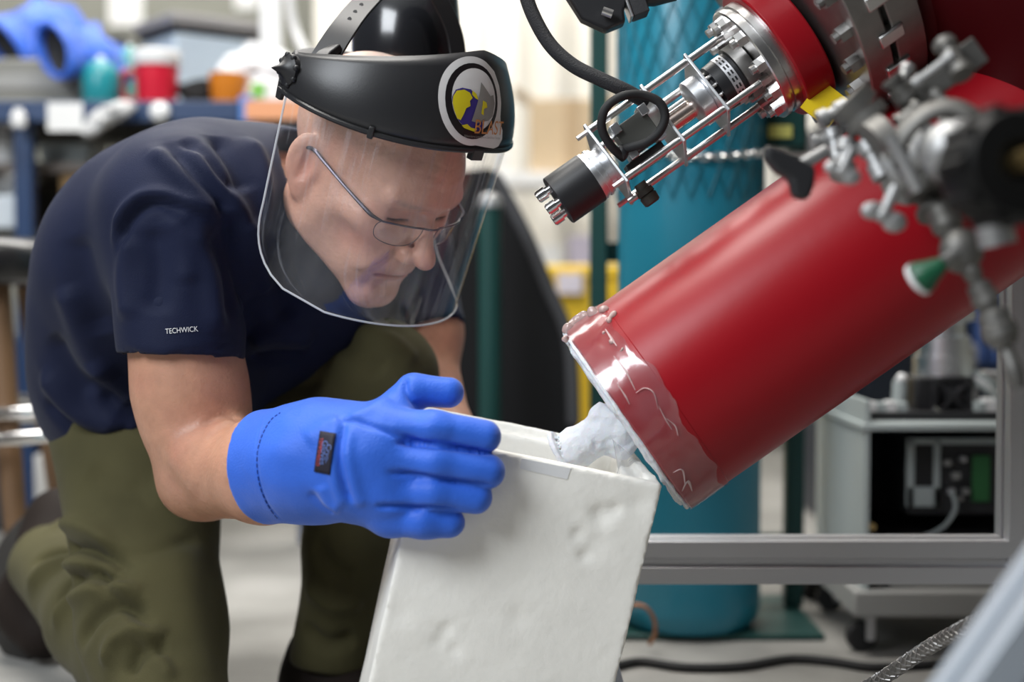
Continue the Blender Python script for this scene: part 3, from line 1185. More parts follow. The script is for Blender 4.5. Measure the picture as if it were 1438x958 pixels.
gv = gv + gn * (0.0012 * vnoise(gv * 60, 31) + 0.0016 * vnoise(gv * 28, 32))[:, None]
glove_loc = P(450, 740, 1.31)
glove = thing('cryogenic_glove', 'blue padded cryogenic glove on the hand gripping the foam box', 'glove', glove_loc)
mesh_obj('hand_shell', gv, gf, M_GLOVE, glove, True, 180)
g_tree = BVHTree.FromPolygons([tuple(x) for x in gv], [tuple(map(int, q)) for q in gf])
# stitched hem
hm = []
for q in [(394, 580), (381, 590), (371, 606), (364, 625), (361, 648), (363, 672), (369, 694), (379, 714), (392, 730)]:
    ht = g_tree.ray_cast(Vector(CPOS), Vector(nrm(P(q[0], q[1], 1) - CPOS)))
    if ht[0] is not None:
        hm.append(np.array(ht[0]) + np.array(ht[1]) * 0.0004)
M_STITCH = mat('dark_blue_thread', (0.008, 0.035, 0.22), 0.7)
if len(hm) > 3:
    hmS = spline(np.array(hm), 8)
    st = MB()
    for i in range(0, len(hmS) - 2, 3):
        st.tube([hmS[i], hmS[i + 1], hmS[i + 2]], 0.0006, n=5, sub=1)
    o_ = st.obj('hem_stitching', M_STITCH, glove)
# label patch
lab_c = np.array(g_tree.ray_cast(Vector(CPOS), Vector(nrm(P(456, 636, 1) - CPOS)))[0])
mp2 = (lab_c - CPOS) @ FWD / F
an = math.radians(-8)
ex, ey = V(math.cos(an), math.sin(an), 0), V(-math.sin(an), math.cos(an), 0)
gx, gy = np.meshgrid(np.linspace(-0.5, 0.5, 7), np.linspace(-0.5, 0.5, 11))
fl = np.stack([gx.ravel() * 24 * mp2, gy.ravel() * 58 * mp2], 1)
lv = drop_on(g_tree, fl, lab_c, ex, ey, -FWD, 0.0012)
lf = [(j * 7 + i, j * 7 + i + 1, (j + 1) * 7 + i + 1, (j + 1) * 7 + i) for j in range(10) for i in range(6)]
M_LABEL = mat('black_label_cloth', (0.012, 0.010, 0.022), 0.7)
lb = mesh_obj('label_patch', lv, lf, M_LABEL, glove, True, solid=0.0008)
lb['label'] = 'dark woven label on the glove cuff'
M_LBLUE = mat('label_blue_print', (0.10, 0.16, 0.42), 0.7)
M_LRED = mat('label_red_print', (0.45, 0.06, 0.08), 0.7)
for body_, offx, wpx, m_ in (('Cryo-', 5, 26, M_LBLUE), ('Gloves', -1.5, 34, M_LBLUE), ('TEMPSHIELD', -8, 40, M_LRED)):
    t2, f2 = text_mesh(body_, 1.0)
    ww = t2[:, 0].max() - t2[:, 0].min()
    s2 = wpx * mp2 / ww
    # the lettering reads upwards along the strip, turned a quarter
    flat = np.stack([offx * mp2 + t2[:, 1] * s2, -t2[:, 0] * s2], 1)
    o3 = drop_on(g_tree, flat, lab_c, ex, ey, -FWD, 0.0021)
    mesh_obj('lettering', o3, [tuple(reversed(q)) for q in f2], m_, lb, False)


# left glove, behind the box
def sdf_glove2(p):
    d = sd_caps(p, P(650, 650, 1.60), LWRI, 0.044, 0.042)
    c = P(722, 760, 1.50)
    d = smin(d, sd_caps(p, LWRI, c, 0.042, 0.030), 0.02)
    for k in range(4):
        b = c + V(0.012 * k - 0.01, -0.01 * k, 0.0)
        d = smin(d, sd_caps(p, b, b + V(0.05, -0.045 + 0.004 * k, -0.012), 0.016, 0.0135), 0.006)
    d = smin(d, sd_caps(p, c, c + V(0.045, 0.01, -0.015), 0.016, 0.014), 0.01)
    return d


v_, f_ = sdf_mesh(sdf_glove2, (-0.12, 1.38, 0.12), (0.12, 1.65, 0.42), 0.004)
g2 = thing('cryogenic_glove', 'blue cryogenic glove on the hand behind the foam box', 'glove', P(690, 760, 1.5))
mesh_obj('hand_shell', v_, f_, M_GLOVE, g2, True, 180)
# ================================================================== face shield
SC = P(554, 127, 1.464)
cph, sph = math.cos(math.radians(15)), math.sin(math.radians(15))
SY = HY * cph + HZ * sph
SZ = HZ * cph - HY * sph
SX = HX


def S(th, h, R):
    """point on the shield: angle from straight ahead (positive to the wearer's right), height, radius"""
    t = math.radians(th)
    return SC + R * (math.cos(t) * SY + math.sin(t) * SX) + h * SZ


def band_prof(th):
    a = abs(th)
    k = min(1, a / 100)
    hb = -0.010 - 0.004 * math.sin(math.pi * min(1, a / 110)) - 0.004 * k
    ht = 0.078 * (1 - k ** 1.25) + 0.024 * k ** 1.25
    Rb = 0.131 - 0.003 * k
    Rt = 0.096 + 0.026 * k ** 2
    return hb, ht, Rb, Rt


shield = thing('face_shield', 'black headgear face shield with clear curved visor worn on the bent head', 'face shield', SC - 0.05 * SZ)
TH = np.linspace(-112, 104, 61)
NV = 9
v, f = [], []
for th in TH:
    hb, ht, Rb, Rt = band_prof(th)
    for j in range(NV):
        t = j / (NV - 1)
        bul = 0.006 * math.sin(math.pi * t)
        v.append(S(th, hb + (ht - hb) * t, Rb + (Rt - Rb) * t ** 1.25 + bul * 0.6))
nT = len(TH)
for i in range(nT - 1):
    for j in range(NV - 1):
        a = i * NV + j
        f.append((a, a + NV, a + NV + 1, a + 1))
M_CROWN = mat('black_crown_plastic', (0.022, 0.022, 0.024), 0.36, bump=0.04, bscale=700)
crown = mesh_obj('crown_band', v, f, M_CROWN, shield, True, 60, solid=0.003)
band_tree = BVHTree.FromPolygons([tuple(x) for x in v], f)
# rolled lower lip of the crown band
MB().tube([S(th, band_prof(th)[0] - 0.001, band_prof(th)[2] + 0.001) for th in TH[::2]], 0.0028, n=8, sub=2).obj('rim_lip', M_CROWN, crown)
# visor sheet
v, f = [], []
nU, nW = 60, 26
for i in range(nU + 1):
    for j in range(nW + 1):
        t = j / nW
        h = 0.0 - t * 0.200
        # side edge closes in to a rounded lower corner
        lim = 99 - 8 * t if t < 0.62 else 94.04 - 44 * (1 - math.sqrt(max(0, 1 - ((t - 0.62) / 0.38) ** 2.4)))
        th = -lim + 2 * lim * i / nU
        v.append(S(th, h - 0.006, 0.1275 + 0.002 * t))
for i in range(nU):
    for j in range(nW):
        a = i * (nW + 1) + j
        f.append((a, a + 1, a + nW + 2, a + nW + 1))
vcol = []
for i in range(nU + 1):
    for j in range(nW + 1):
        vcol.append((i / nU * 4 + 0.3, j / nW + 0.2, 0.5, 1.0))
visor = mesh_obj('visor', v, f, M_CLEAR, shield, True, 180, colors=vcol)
visor['label'] = 'clear curved plastic visor'
edge = [v[j] for j in range(nW + 1)] + [v[i * (nW + 1) + nW] for i in range(1, nU)] + [v[nU * (nW + 1) + j] for j in range(nW, -1, -1)]
M_EDGE = mat('visor_edge', (0.75, 0.78, 0.82), 0.15, alpha=0.6, coat=0.5)
MB().tube(edge, 0.0011, n=6, sub=1).obj('visor_edge', M_EDGE, visor)
# visor clips under the band
for th in (2, 52):
    MB().box(S(th, -0.016, 0.1305), (0.016 if th < 20 else 0.006, 0.008, 0.012), (np.cross(S(th, 0, 1) - SC, SZ), nrm(S(th, 0, 1) - SC), SZ)).obj('visor_clip', M_BLACK, shield, bevel=0.0012)
# pivot knob near the wearer's right temple
pk = S(100, 0.006, 0.127)
pd = nrm(S(100, 0, 1) - SC)
kb = MB().lathe(pk - pd * 0.004, pk + pd, [(0, 0.015), (0.009, 0.0155), (0.011, 0.012), (0.013, 0.008), (0.018, 0.0042), (0.024, 0.0015), (0.026, 0.0005)], n=24)
kb.obj('pivot_knob', M_BLACK, shield, bevel=0)
for k in range(8):
    a = k * math.pi / 4
    _, s_, t_ = frame_from(pd)
    c = pk + pd * 0.004 + 0.0145 * (math.cos(a) * s_ + math.sin(a) * t_)
    MB().ball(c, (0.0032, 0.0032, 0.0032), 8, 6).obj('knob_grip', M_BLACK, shield)
pk2 = S(-100, 0.006, 0.127)
pd2 = nrm(S(-100, 0, 1) - SC)
MB().lathe(pk2 - pd2 * 0.004, pk2 + pd2, [(0, 0.016), (0.010, 0.0165), (0.016, 0.011), (0.03, 0.002)], n=20).obj('pivot_knob', M_BLACK, shield)
# lever under the knob
lv0 = S(103, -0.010, 0.128)
MB().ribbon([lv0 + 0.012 * SZ, lv0, lv0 - 0.016 * SZ], [pd] * 3, [0.014, 0.012, 0.008], 0.005).obj('pivot_lever', M_BLACK, shield, bevel=0.001)
# headband inside, around the skull
hb_ = [S(th, 0.004, 0.103 if abs(th) < 60 else 0.100) for th in range(-180, 180, 12)]
MB().tube(hb_, 0.011, n=10, closed=True, sub=2, hint=SZ, flat=0.25).obj('head_band', M_BLACKM, shield)
# crown strap looping over the head
strap = [P(447, 100, 1.405), P(462, 72, 1.41), P(484, 38, 1.42), P(508, 8, 1.44), P(540, -22, 1.47), P(575, -34, 1.495),
         P(607, -14, 1.515), P(628, 20, 1.525), P(640, 55, 1.53), P(644, 95, 1.53)]
strap = spline(np.array(strap), 6)
cen = P(545, 110, 1.47)
st_n = [nrm(nrm(q - cen) * 0.55 - FWD * 0.8) for q in strap]
wid = np.interp(np.linspace(0, 1, len(strap)), [0, .1, .5, 1], [0.036, 0.030, 0.026, 0.021])
so = MB().ribbon(strap, st_n, wid, 0.0028).obj('crown_strap', M_BLACK, shield, bevel=0.0008)
for q in (0.27, 0.31, 0.35, 0.39):
    i = int(q * (len(strap) - 1))
    c, n_ = strap[i], st_n[i]
    MB().cyl(c + n_ * 0.0012, c + n_ * 0.0020, 0.0022, n=10).obj('adjusting_hole', M_RUBBER, so)
# bracket between knob and strap
MB().ribbon([P(428, 112, 1.395), P(440, 98, 1.395), P(458, 76, 1.402), P(474, 66, 1.41)], [nrm(P(440, 90, 1.39) - SC)] * 4,
            [0.026, 0.024, 0.020, 0.014], 0.008).obj('strap_bracket', M_BLACK, shield, bevel=0.0015)
# glossy rear crown panel
v, f = [], []
cb = P(572, 66, 1.60)
axs = (V(1, 0, 0), V(0, 1, 0), V(0, 0, 1))
for j in range(13):
    el = math.radians(-22 + 80 * j / 12)
    for i in range(25):
        az = math.radians(-72 + 144 * i / 24)
        v.append(cb + 0.062 * math.sin(az) * math.cos(el * 0.5) * axs[0] - 0.065 * math.cos(az) * axs[2] * math.cos(el) + (0.085 * math.sin(el) + 0.0) * axs[1])
for j in range(12):
    for i in range(24):
        a = j * 25 + i
        f.append((a, a + 1, a + 26, a + 25))
M_GLOSSB = mat('glossy_black_plastic', (0.012, 0.013, 0.016), 0.22, coat=0.6)
rp = mesh_obj('rear_panel', v, f, M_GLOSSB, shield, True, 180, solid=0.003)

# emblem sticker on the front of the band
ST_TH, ST_H = 4, 0.031
st_c = np.array(band_tree.ray_cast(Vector(CPOS), Vector(nrm(P(665, 147, 1) - CPOS)))[0])
st_n_ = nrm(nrm(S(ST_TH, 0, 1) - SC) * 0.93 + SZ * 0.30)
st_x = nrm(np.cross(SZ, st_n_))
st_y = np.cross(st_n_, st_x)


def sticker(name, poly, material, lift, parent, holes=None, label=None):
    # triangulated flat shape, subdivided, then laid on the band
    bm = bmesh.new()
    vs_ = [bm.verts.new((p[0], p[1], 0)) for p in poly]
    bm.faces.new(vs_)
    bmesh.ops.triangulate(bm, faces=bm.faces[:])
    for _ in range(4):
        bmesh.ops.subdivide_edges(bm, edges=[e for e in bm.edges if e.calc_length() > 0.0035], cuts=1)
        bmesh.ops.triangulate(bm, faces=bm.faces[:])
    bm.verts.index_update()
    pts = np.array([x.co[:] for x in bm.verts])
    fc = [tuple(q.index for q in fa.verts) for fa in bm.faces]
    bm.free()
    out = drop_on(band_tree, pts, st_c, st_x, st_y, st_n_, 0.0022 + lift * 1.5)
    o = mesh_obj(name, out, fc, material, parent, True, 180)
    if label:
        o['label'] = label
    return o


def ell(cx, cy, rx, ry, n=36, a0=0, a1=360):
    return [(cx + rx * math.cos(math.radians(a0 + (a1 - a0) * i / n)), cy + ry * math.sin(math.radians(a0 + (a1 - a0) * i / n))) for i in range(n if a1 - a0 == 360 else n + 1)]


K = 0.00079   # metres per drawing unit


def kk(poly):
    return [(x * K, y * K) for x, y in poly]


M_INK = mat('emblem_black', (0.012, 0.010, 0.012), 0.3)
M_EYEL = mat('emblem_yellow', (0.80, 0.68, 0.02), 0.35)
M_EBLU = mat('emblem_blue', (0.05, 0.035, 0.25), 0.35)
M_EGRY = mat('emblem_grey', (0.30, 0.29, 0.27), 0.4)
M_EORG = mat('emblem_orange', (0.62, 0.25, 0.07), 0.4)
M_STK = mat('sticker_white', (0.80, 0.79, 0.78), 0.3, coat=0.4)
outl = ell(0, 4, 50, 54, 40, 60, 280) + [(28, -51), (46, -52), (57, -49), (63, -40), (61, -29), (54, -22), (51, -12), (52, 6), (48, 26), (38, 43)]
stk = sticker('emblem_sticker', kk(outl), M_STK, 0.0, shield, label='white die-cut mission emblem sticker with globe and BLAST lettering')
sticker('emblem_ring', kk(ell(0, 4, 42, 46)), M_INK, 0.0003, stk)
sticker('emblem_field', kk(ell(1, 6, 35, 38)), M_STK, 0.0006, stk)
globe = [p for p in ell(1, 6, 35, 38, 40, 178, 292)] + [(8, -4), (2, 10), (-8, 18), (-20, 19), (-29, 16)]
sticker('emblem_globe', kk(globe), M_EBLU, 0.0009, stk)
sticker('emblem_land', kk([(-33, 8), (-28, 15), (-18, 17), (-10, 14), (-6, 8), (-10, 4), (-9, -2), (-15, -5), (-18, -12), (-22, -20), (-27, -18), (-31, -10), (-34, 0)]), M_EYEL, 0.0012, stk)
sticker('emblem_land', kk([(-6, 17), (0, 13), (3, 6), (-2, 8), (-7, 12)]), M_EYEL, 0.0012, stk)
sticker('emblem_land', kk([(-20, -26), (-12, -24), (-6, -28), (4, -29), (2, -33), (-8, -31), (-16, -29)]), M_EYEL, 0.0012, stk)
sticker('emblem_gondola', kk([(8, 28), (4, 10), (-2, -8), (-6, -20), (4, -22), (10, -20), (14, -14), (22, -18), (30, -12), (33, 4), (30, 14), (24, 12), (16, 20)]), M_EGRY, 0.0012, stk)
sticker('emblem_gondola_panel', kk([(10, 6), (16, 4), (18, -2), (12, -4), (12, -12), (8, -10)]), M_EYEL, 0.0015, stk)
t2, f2 = text_mesh('BLAST', 1.0)
ww = t2[:, 0].max() - t2[:, 0].min()
fl = np.stack([t2[:, 0] / ww * 56 * K + 27 * K, t2[:, 1] / ww * 66 * K - 27 * K], 1)
mesh_obj('lettering', drop_on(band_tree, fl, st_c, st_x, st_y, st_n_, 0.0050), f2, M_EORG, stk, False)
t2, f2 = text_mesh('Balloon-borne Large Aperture Submillimeter Telescope', 1.0)
ww = t2[:, 0].max() - t2[:, 0].min()
fl = np.stack([t2[:, 0] / ww * 66 * K + 18 * K, t2[:, 1] / ww * 100 * K - 38.5 * K], 1)
mesh_obj('lettering', drop_on(band_tree, fl, st_c, st_x, st_y, st_n_, 0.0050), f2, M_EGRY, stk, False)

# ================================================================== spectacles
spec = thing('spectacles', 'thin metal framed spectacles with clear lenses worn under the visor', 'glasses', h2w((0, 0.09, 0)))
M_FRAME = mat('gunmetal_frame', (0.10, 0.09, 0.11), 0.3, 0.9)
for sx in (1, -1):
    out = [(0.013, 0.108, 0.0175), (0.030, 0.106, 0.0185), (0.048, 0.1005, 0.0185), (0.060, 0.092, 0.016), (0.0625, 0.0895, 0.006),
           (0.058, 0.0925, -0.004), (0.044, 0.1005, -0.0075), (0.026, 0.105, -0.007), (0.014, 0.107, 0.000)]
    loop = spline(np.array([(sx * a, b, c) for a, b, c in out]), 6, True)
    lc = loop.mean(0) + np.array([0, 0.002, 0])
    n = len(loop)
    vv = np.concatenate([loop, [lc]])
    mesh_obj('lens', h2w(vv), [(i, (i + 1) % n, n) for i in range(n)], M_LENS, spec, True, 180)
    top = np.array([(sx * a, b + 0.0004, c + 0.0004) for a, b, c in out[:4]])
    MB().tube(h2w(top), 0.0011, n=6).obj('upper_rim', M_FRAME, spec)
    MB().tube(h2w(loop), 0.00045, n=5, closed=True, sub=1).obj('lens_rim', M_FRAME, spec)
    tm = np.array([(0.061, 0.0925, 0.017), (0.068, 0.088, 0.0185), (0.0715, 0.080, 0.019), (0.0775, 0.045, 0.0225), (0.081, 0.005, 0.026), (0.082, -0.012, 0.027), (0.080, -0.030, 0.018)])
    tm[:, 0] *= sx
    MB().tube(h2w(tm), [0.0012, 0.0018, 0.0022, 0.0017, 0.0019, 0.0022, 0.002], n=8).obj('temple_arm', M_FRAME, spec)
    MB().tube(h2w([(sx * 0.011, 0.108, 0.004), (sx * 0.0095, 0.104, -0.001), (sx * 0.0105, 0.103, -0.006)]), 0.0016, n=6).obj('nose_pad', M_LENS, spec)
MB().tube(h2w([(0.013, 0.108, 0.0178), (0.006, 0.1115, 0.0185), (-0.006, 0.1115, 0.0185), (-0.013, 0.108, 0.0178)]), 0.0012, n=6).obj('bridge', M_FRAME, spec)

# ================================================================== foam box
w0 = V(math.cos(math.radians(12.0)), -math.sin(math.radians(12.0)), 0)
BW = nrm(w0 * math.cos(math.radians(6)) + FWD * math.sin(math.radians(6)))
h0 = V(math.sin(math.radians(10.5)), math.cos(math.radians(10.5)), 0)
BH = nrm(h0 * math.cos(math.radians(6)) - FWD * math.sin(math.radians(6)))
BH = nrm(BH - BW * (BH @ BW))
BD = np.cross(BW, BH)
if BD @ FWD < 0:
    BD = -BD
TL = P(594, 612, 1.300)
BWID, BDEP, WALL = 0.228, 0.175, 0.024
# tall enough to stand on its lowest corner on the floor
low = min((TL + a * BWID * BW + b * BDEP * BD)[2] for a in (0, 1) for b in (0, 1))
BHGT = (low - 0.001) / BH[2]


def bx(u, d, h):
    return TL + u * BW + d * BD + h * BH


def sdf_box(p):
    q = p - TL
    u, d, h = q @ BW, q @ BD, q @ BH

    def rb(u0, u1, d0, d1, h0_, h1_, r):
        c = np.stack([u - (u0 + u1) / 2, d - (d0 + d1) / 2, h - (h0_ + h1_) / 2], 1)
        e = np.abs(c) - (np.array([u1 - u0, d1 - d0, h1_ - h0_]) / 2 - r)
        return np.linalg.norm(np.maximum(e, 0), axis=1) + np.minimum(e.max(1), 0) - r
    o = rb(0, BWID, 0, BDEP, -BHGT, 0, 0.002)
    i = rb(WALL, BWID - WALL, WALL, BDEP - WALL, -BHGT + 0.03, 0.1, 0.004)
    r = smax(o, -i, 0.003)
    # lid groove and chipped rim
    g = rb(0.012, BWID - 0.012, 0.012, BDEP - 0.012, -0.008, 0.1, 0.002)
    r = smax(r, -g, 0.002)
    r = r + 0.0007 * vnoise(p * 45, 41) + 0.0010 * vnoise(p * 17, 42)
    # dents on the front
    for (x, y, s, dp) in ((848, 730, .010, .0045), (868, 722, .006, .003), (815, 758, .007, .003), (838, 775, .012, .002), (825, 790, .006, .003),
                          (628, 893, .006, .0022), (618, 910, .008, .002), (640, 925, .007, .002), (730, 880, .012, .0016), (560, 870, .01, .001), (900, 715, .012, .002)):
        c = P(x, y, 1.305)
        k = ((c - TL) @ BD)
        c = c - BD * k
        r = r + dp * np.exp(-((p - c) ** 2).sum(1) / s ** 2)
    return r


cor = np.array([bx(a * BWID, b * BDEP, -c * BHGT) for a in (0, 1) for b in (0, 1) for c in (0, 1)])
fv, ff = sdf_mesh(sdf_box, cor.min(0) - 0.02, cor.max(0) + 0.02, 0.0028)
box = thing('foam_box', 'open white polystyrene foam box tilted on the floor under the red tube', 'box', bx(BWID / 2, BDEP / 2, -BHGT))
mesh_obj('box_shell', fv, ff, M_FOAM, box, True, 50)
tp4 = [bx(u_, -0.0009, h_) for u_, h_ in ((0.093, -0.002), (0.140, -0.002), (0.139, -0.013), (0.094, -0.012))]
tp4 += [q + BD * 0.0012 for q in tp4]
MB().add(tp4, [(0, 1, 2, 3), (7, 6, 5, 4), (0, 4, 5, 1), (1, 5, 6, 2), (2, 6, 7, 3), (3, 7, 4, 0)]).obj('tape_strip', M_WHITE, box, False)
# snow in the bottom of the box: pale frost layer
fl_ = MB()
n = 10
pts = []
for j in range(n + 1):
    for i in range(n + 1):
        u_ = WALL + (BWID - 2 * WALL) * i / n
        d_ = WALL + (BDEP - 2 * WALL) * j / n
        pts.append(bx(u_, d_, -0.10 + 0.012 * rnd.random()))
fl_.add(pts, [(j * (n + 1) + i, j * (n + 1) + i + 1, (j + 1) * (n + 1) + i + 1, (j + 1) * (n + 1) + i) for j in range(n) for i in range(n)])
fl_.obj('frost_layer', M_FROST, box, True, 180)
# plastic sheet lining that stands up at the right-hand rim
lin = []
nu, nh = 16, 8
for i in range(nu + 1):
    t = i / nu
    for j in range(nh + 1):
        s = j / nh
        b0 = bx(BWID * (0.80 + 0.19 * t), BDEP * (0.10 + 0.75 * t), -0.02)
        lin.append(b0 + BH * (0.045 * s * (0.6 + 0.4 * math.sin(4 * t + 1))) + BW * 0.010 * math.sin(7 * t + 3 * s) * s + BD * 0.008 * math.sin(9 * t) * s)
MB().add(lin, [(i * (nh + 1) + j, i * (nh + 1) + j + 1, (i + 1) * (nh + 1) + j + 1, (i + 1) * (nh + 1) + j) for i in range(nu) for j in range(nh)]).obj('plastic_liner', M_BAG, box, True, 180)
# ================================================================== red cryostat
QS = 1.42 / F
AX = V(0.817, 0.577, 0)
NX = V(-0.577, 0.817, 0)
QO = P(880, 588, 1.42)


def Q(a, n, e=0.0):
    """along the tube axis, across it (up-left), and away from the camera; a and n in photo pixels at 1.42 m"""
    return QO + a * QS * AX + n * QS * NX + e * FWD


def qpx(x, y, e=0.0):
    """pixel to a point of the cryostat frame at depth 1.42 + e"""
    return P(x, y, 1.42 + e)


cryo = thing('red_cryostat', 'red painted cryostat tube with frosted end slanting down to the foam box', 'cryostat', Q(0, 0))
TR = 153 * QS
# main tube: two degrees of turn keep the end face just out of sight
tube_dir = nrm(AX - FWD * 0.042)
t0 = Q(0, 0)
MB().lathe(t0, t0 + tube_dir, [(0, TR - 0.010), (0, TR - 0.003), (0.002, TR), (0.045, TR), (0.046, TR - 0.0006), (1.1, TR - 0.0006)], n=96).obj('tube_body', M_RED, cryo, angle=30)
# white rim gasket of frost around the end
rv = MB()
ring = []
a_, s_, t_ = frame_from(tube_dir)
for i in range(72):
    q = 2 * math.pi * i / 72
    ring.append(t0 + (TR - 0.0035) * (math.cos(q) * s_ + math.sin(q) * t_) - tube_dir * (0.001 + 0.0012 * rnd.random()))
rv.tube(ring, [0.0014 + 0.0012 * rnd.random() for _ in ring], n=8, closed=True, sub=1).obj('rim_frost', M_FROST, cryo)


# film of ice and tape around the end of the tube
def ice_len(q):
    v0 = 0.043 + 0.003 * math.sin(3 * q + 1) + 0.003 * math.sin(7 * q) + 0.0015 * math.sin(17 * q + 2)
    return v0


iv, if_ = [], []
nq, nl = 160, 14
for i in range(nq):
    q = 2 * math.pi * i / nq
    Lq = ice_len(q) + 0.0015 * (rnd.random() - 0.5)
    for j in range(nl + 1):
        t = j / nl
        rr = TR + 0.0009 + 0.0012 * abs(float(vnoise(np.array([[q * 9, t * 5, 0.3]]), 51)[0])) + (0.0006 if j == nl else 0)
        iv.append(t0 + tube_dir * (Lq * t) + rr * (math.cos(q) * s_ + math.sin(q) * t_))
for i in range(nq):
    i2 = (i + 1) % nq
    for j in range(nl):
        if_.append((i * (nl + 1) + j, i * (nl + 1) + j + 1, i2 * (nl + 1) + j + 1, i2 * (nl + 1) + j))
ice = mesh_obj('ice_film', iv, if_, M_ICE, cryo, True, 180)
ice['label'] = 'clear wrinkled film of ice and tape around the tube end'


# lumps of ice along the film edge
def ice_lumps(p):
    d = np.full(len(p), 9.0)
    for (x, y, r) in ((797, 462, 9), (806, 452, 10), (818, 446, 9), (832, 440, 8), (846, 436, 7), (856, 443, 5), (792, 476, 6), (850, 452, 4),
                      (842, 468, 4), (852, 480, 4), (864, 490, 4)):
        e = -0.02 if y < 450 else -0.055
        k = Q(0, 0)
        q = qpx(x, y, 0)
        # put it on the tube skin
        rel = q - t0
        al = rel @ tube_dir
        pe = rel - al * tube_dir
        n_ = pe @ NX
        n_ = min(abs(n_), TR * 0.995) * (1 if n_ >= 0 else -1)
        dep = -math.sqrt(max(TR * TR - n_ * n_, 0))
        c = t0 + al * tube_dir + n_ * NX + dep * FWD
        d = smin(d, sd_ball(p, c, r * QS), 0.006)
    return d + 0.003 * vnoise(p * 120, 61) + 0.002 * vnoise(p * 240, 62)


v_, f_ = sdf_mesh(ice_lumps, Q(-30, 40, -0.13) - 0.05, Q(60, 170, 0.03) + 0.06, 0.0016)
mesh_obj('ice_crust', v_, f_, mat('pinkish_ice', (0.72, 0.52, 0.48), 0.22, trans=0.35, bump=0.4, bscale=200, coat=0.3), cryo, True, 180)
flakes = [[(862, 500), (878, 520), (892, 548)], [(893, 552), (905, 545), (918, 552), (924, 575)], [(936, 588), (948, 598), (952, 612)],
          [(945, 664), (958, 660), (962, 682)], [(850, 462), (858, 474), (866, 486)], [(866, 538), (878, 556), (884, 568)], [(958, 690), (966, 676), (972, 690)],
          [(925, 570), (934, 588), (944, 604)]]


def skin_pt(x, y, lift):
    dr = nrm(P(x, y, 1) - CPOS)
    # intersect the view ray with the tube cylinder
    oc = CPOS - t0
    a1 = dr - (dr @ tube_dir) * tube_dir
    b1 = oc - (oc @ tube_dir) * tube_dir
    R = TR + lift
    A, B, C = a1 @ a1, 2 * a1 @ b1, b1 @ b1 - R * R
    D = max(B * B - 4 * A * C, 0)
    return CPOS + dr * ((-B - math.sqrt(D)) / (2 * A))


M_FLAKE = mat('ice_flake', (0.80, 0.60, 0.60), 0.25, alpha=0.55, bump=0.5, bscale=300)
for fl in flakes:
    MB().tube([skin_pt(x, y, 0.0018) for x, y in fl], [0.0005, 0.0016, 0.0004], n=6, sub=5, flat=0.4).obj('ice_flake', M_FLAKE, cryo)

# frosted nozzle poking out of the end plate into the box
NZ0, NZ1 = qpx(868, 590, 0.02), qpx(800, 634, 0.0)


def sdf_nozzle(p):
    d = sd_caps(p, qpx(910, 578, 0.02), qpx(872, 596, 0.012), 0.026, 0.026)
    d = smin(d, sd_caps(p, qpx(868, 596, 0.01), qpx(806, 632, 0.0), 0.0180, 0.0215), 0.008)
    d = smin(d, sd_caps(p, qpx(842, 582, 0.0), qpx(874, 630, 0.0), 0.009, 0.011), 0.012)
    ax_ = nrm(qpx(792, 638, 0.018) - qpx(866, 594, 0.005))
    c = qpx(790, 638, 0.0)
    dl = np.abs((p - c) @ ax_) - 0.0026
    dr = np.linalg.norm((p - c) - ((p - c) @ ax_)[:, None] * ax_, axis=1) - 0.0255
    hole = sd_caps(p, c - ax_ * 0.004, c + ax_ * 0.03, 0.0165)
    d = d + 0.0045 * vnoise(p * 70, 71) + 0.0022 * vnoise(p * 170, 72) + 0.0010 * vnoise(p * 420, 73)
    d = smin(d, np.maximum(dl, dr) + 0.001 * vnoise(p * 120, 74), 0.003)
    d = smax(d, -hole, 0.002)
    return smax(d, (p - t0) @ tube_dir + 0.0005, 0.002)


v_, f_ = sdf_mesh(sdf_nozzle, qpx(770, 680, -0.08) - 0.01, qpx(930, 530, 0.09) + 0.01, 0.0018)
nz = mesh_obj('frosted_nozzle', v_, f_, M_FROST, cryo, True, 180)
nz['label'] = 'nozzle thickly coated in white frost'
# frost skirt on the end plate
v_, f_ = sdf_mesh(lambda p: np.maximum(np.abs((p - t0) @ tube_dir + 0.002) - 0.004 + 0.005 * vnoise(p * 90, 81),
                                       np.linalg.norm(p - t0 - ((p - t0) @ tube_dir)[:, None] * tube_dir, axis=1) - TR * 0.93),
                  t0 - 0.13, t0 + 0.13, 0.003)
mesh_obj('end_plate_frost', v_, f_, M_FROST, cryo, True, 180)

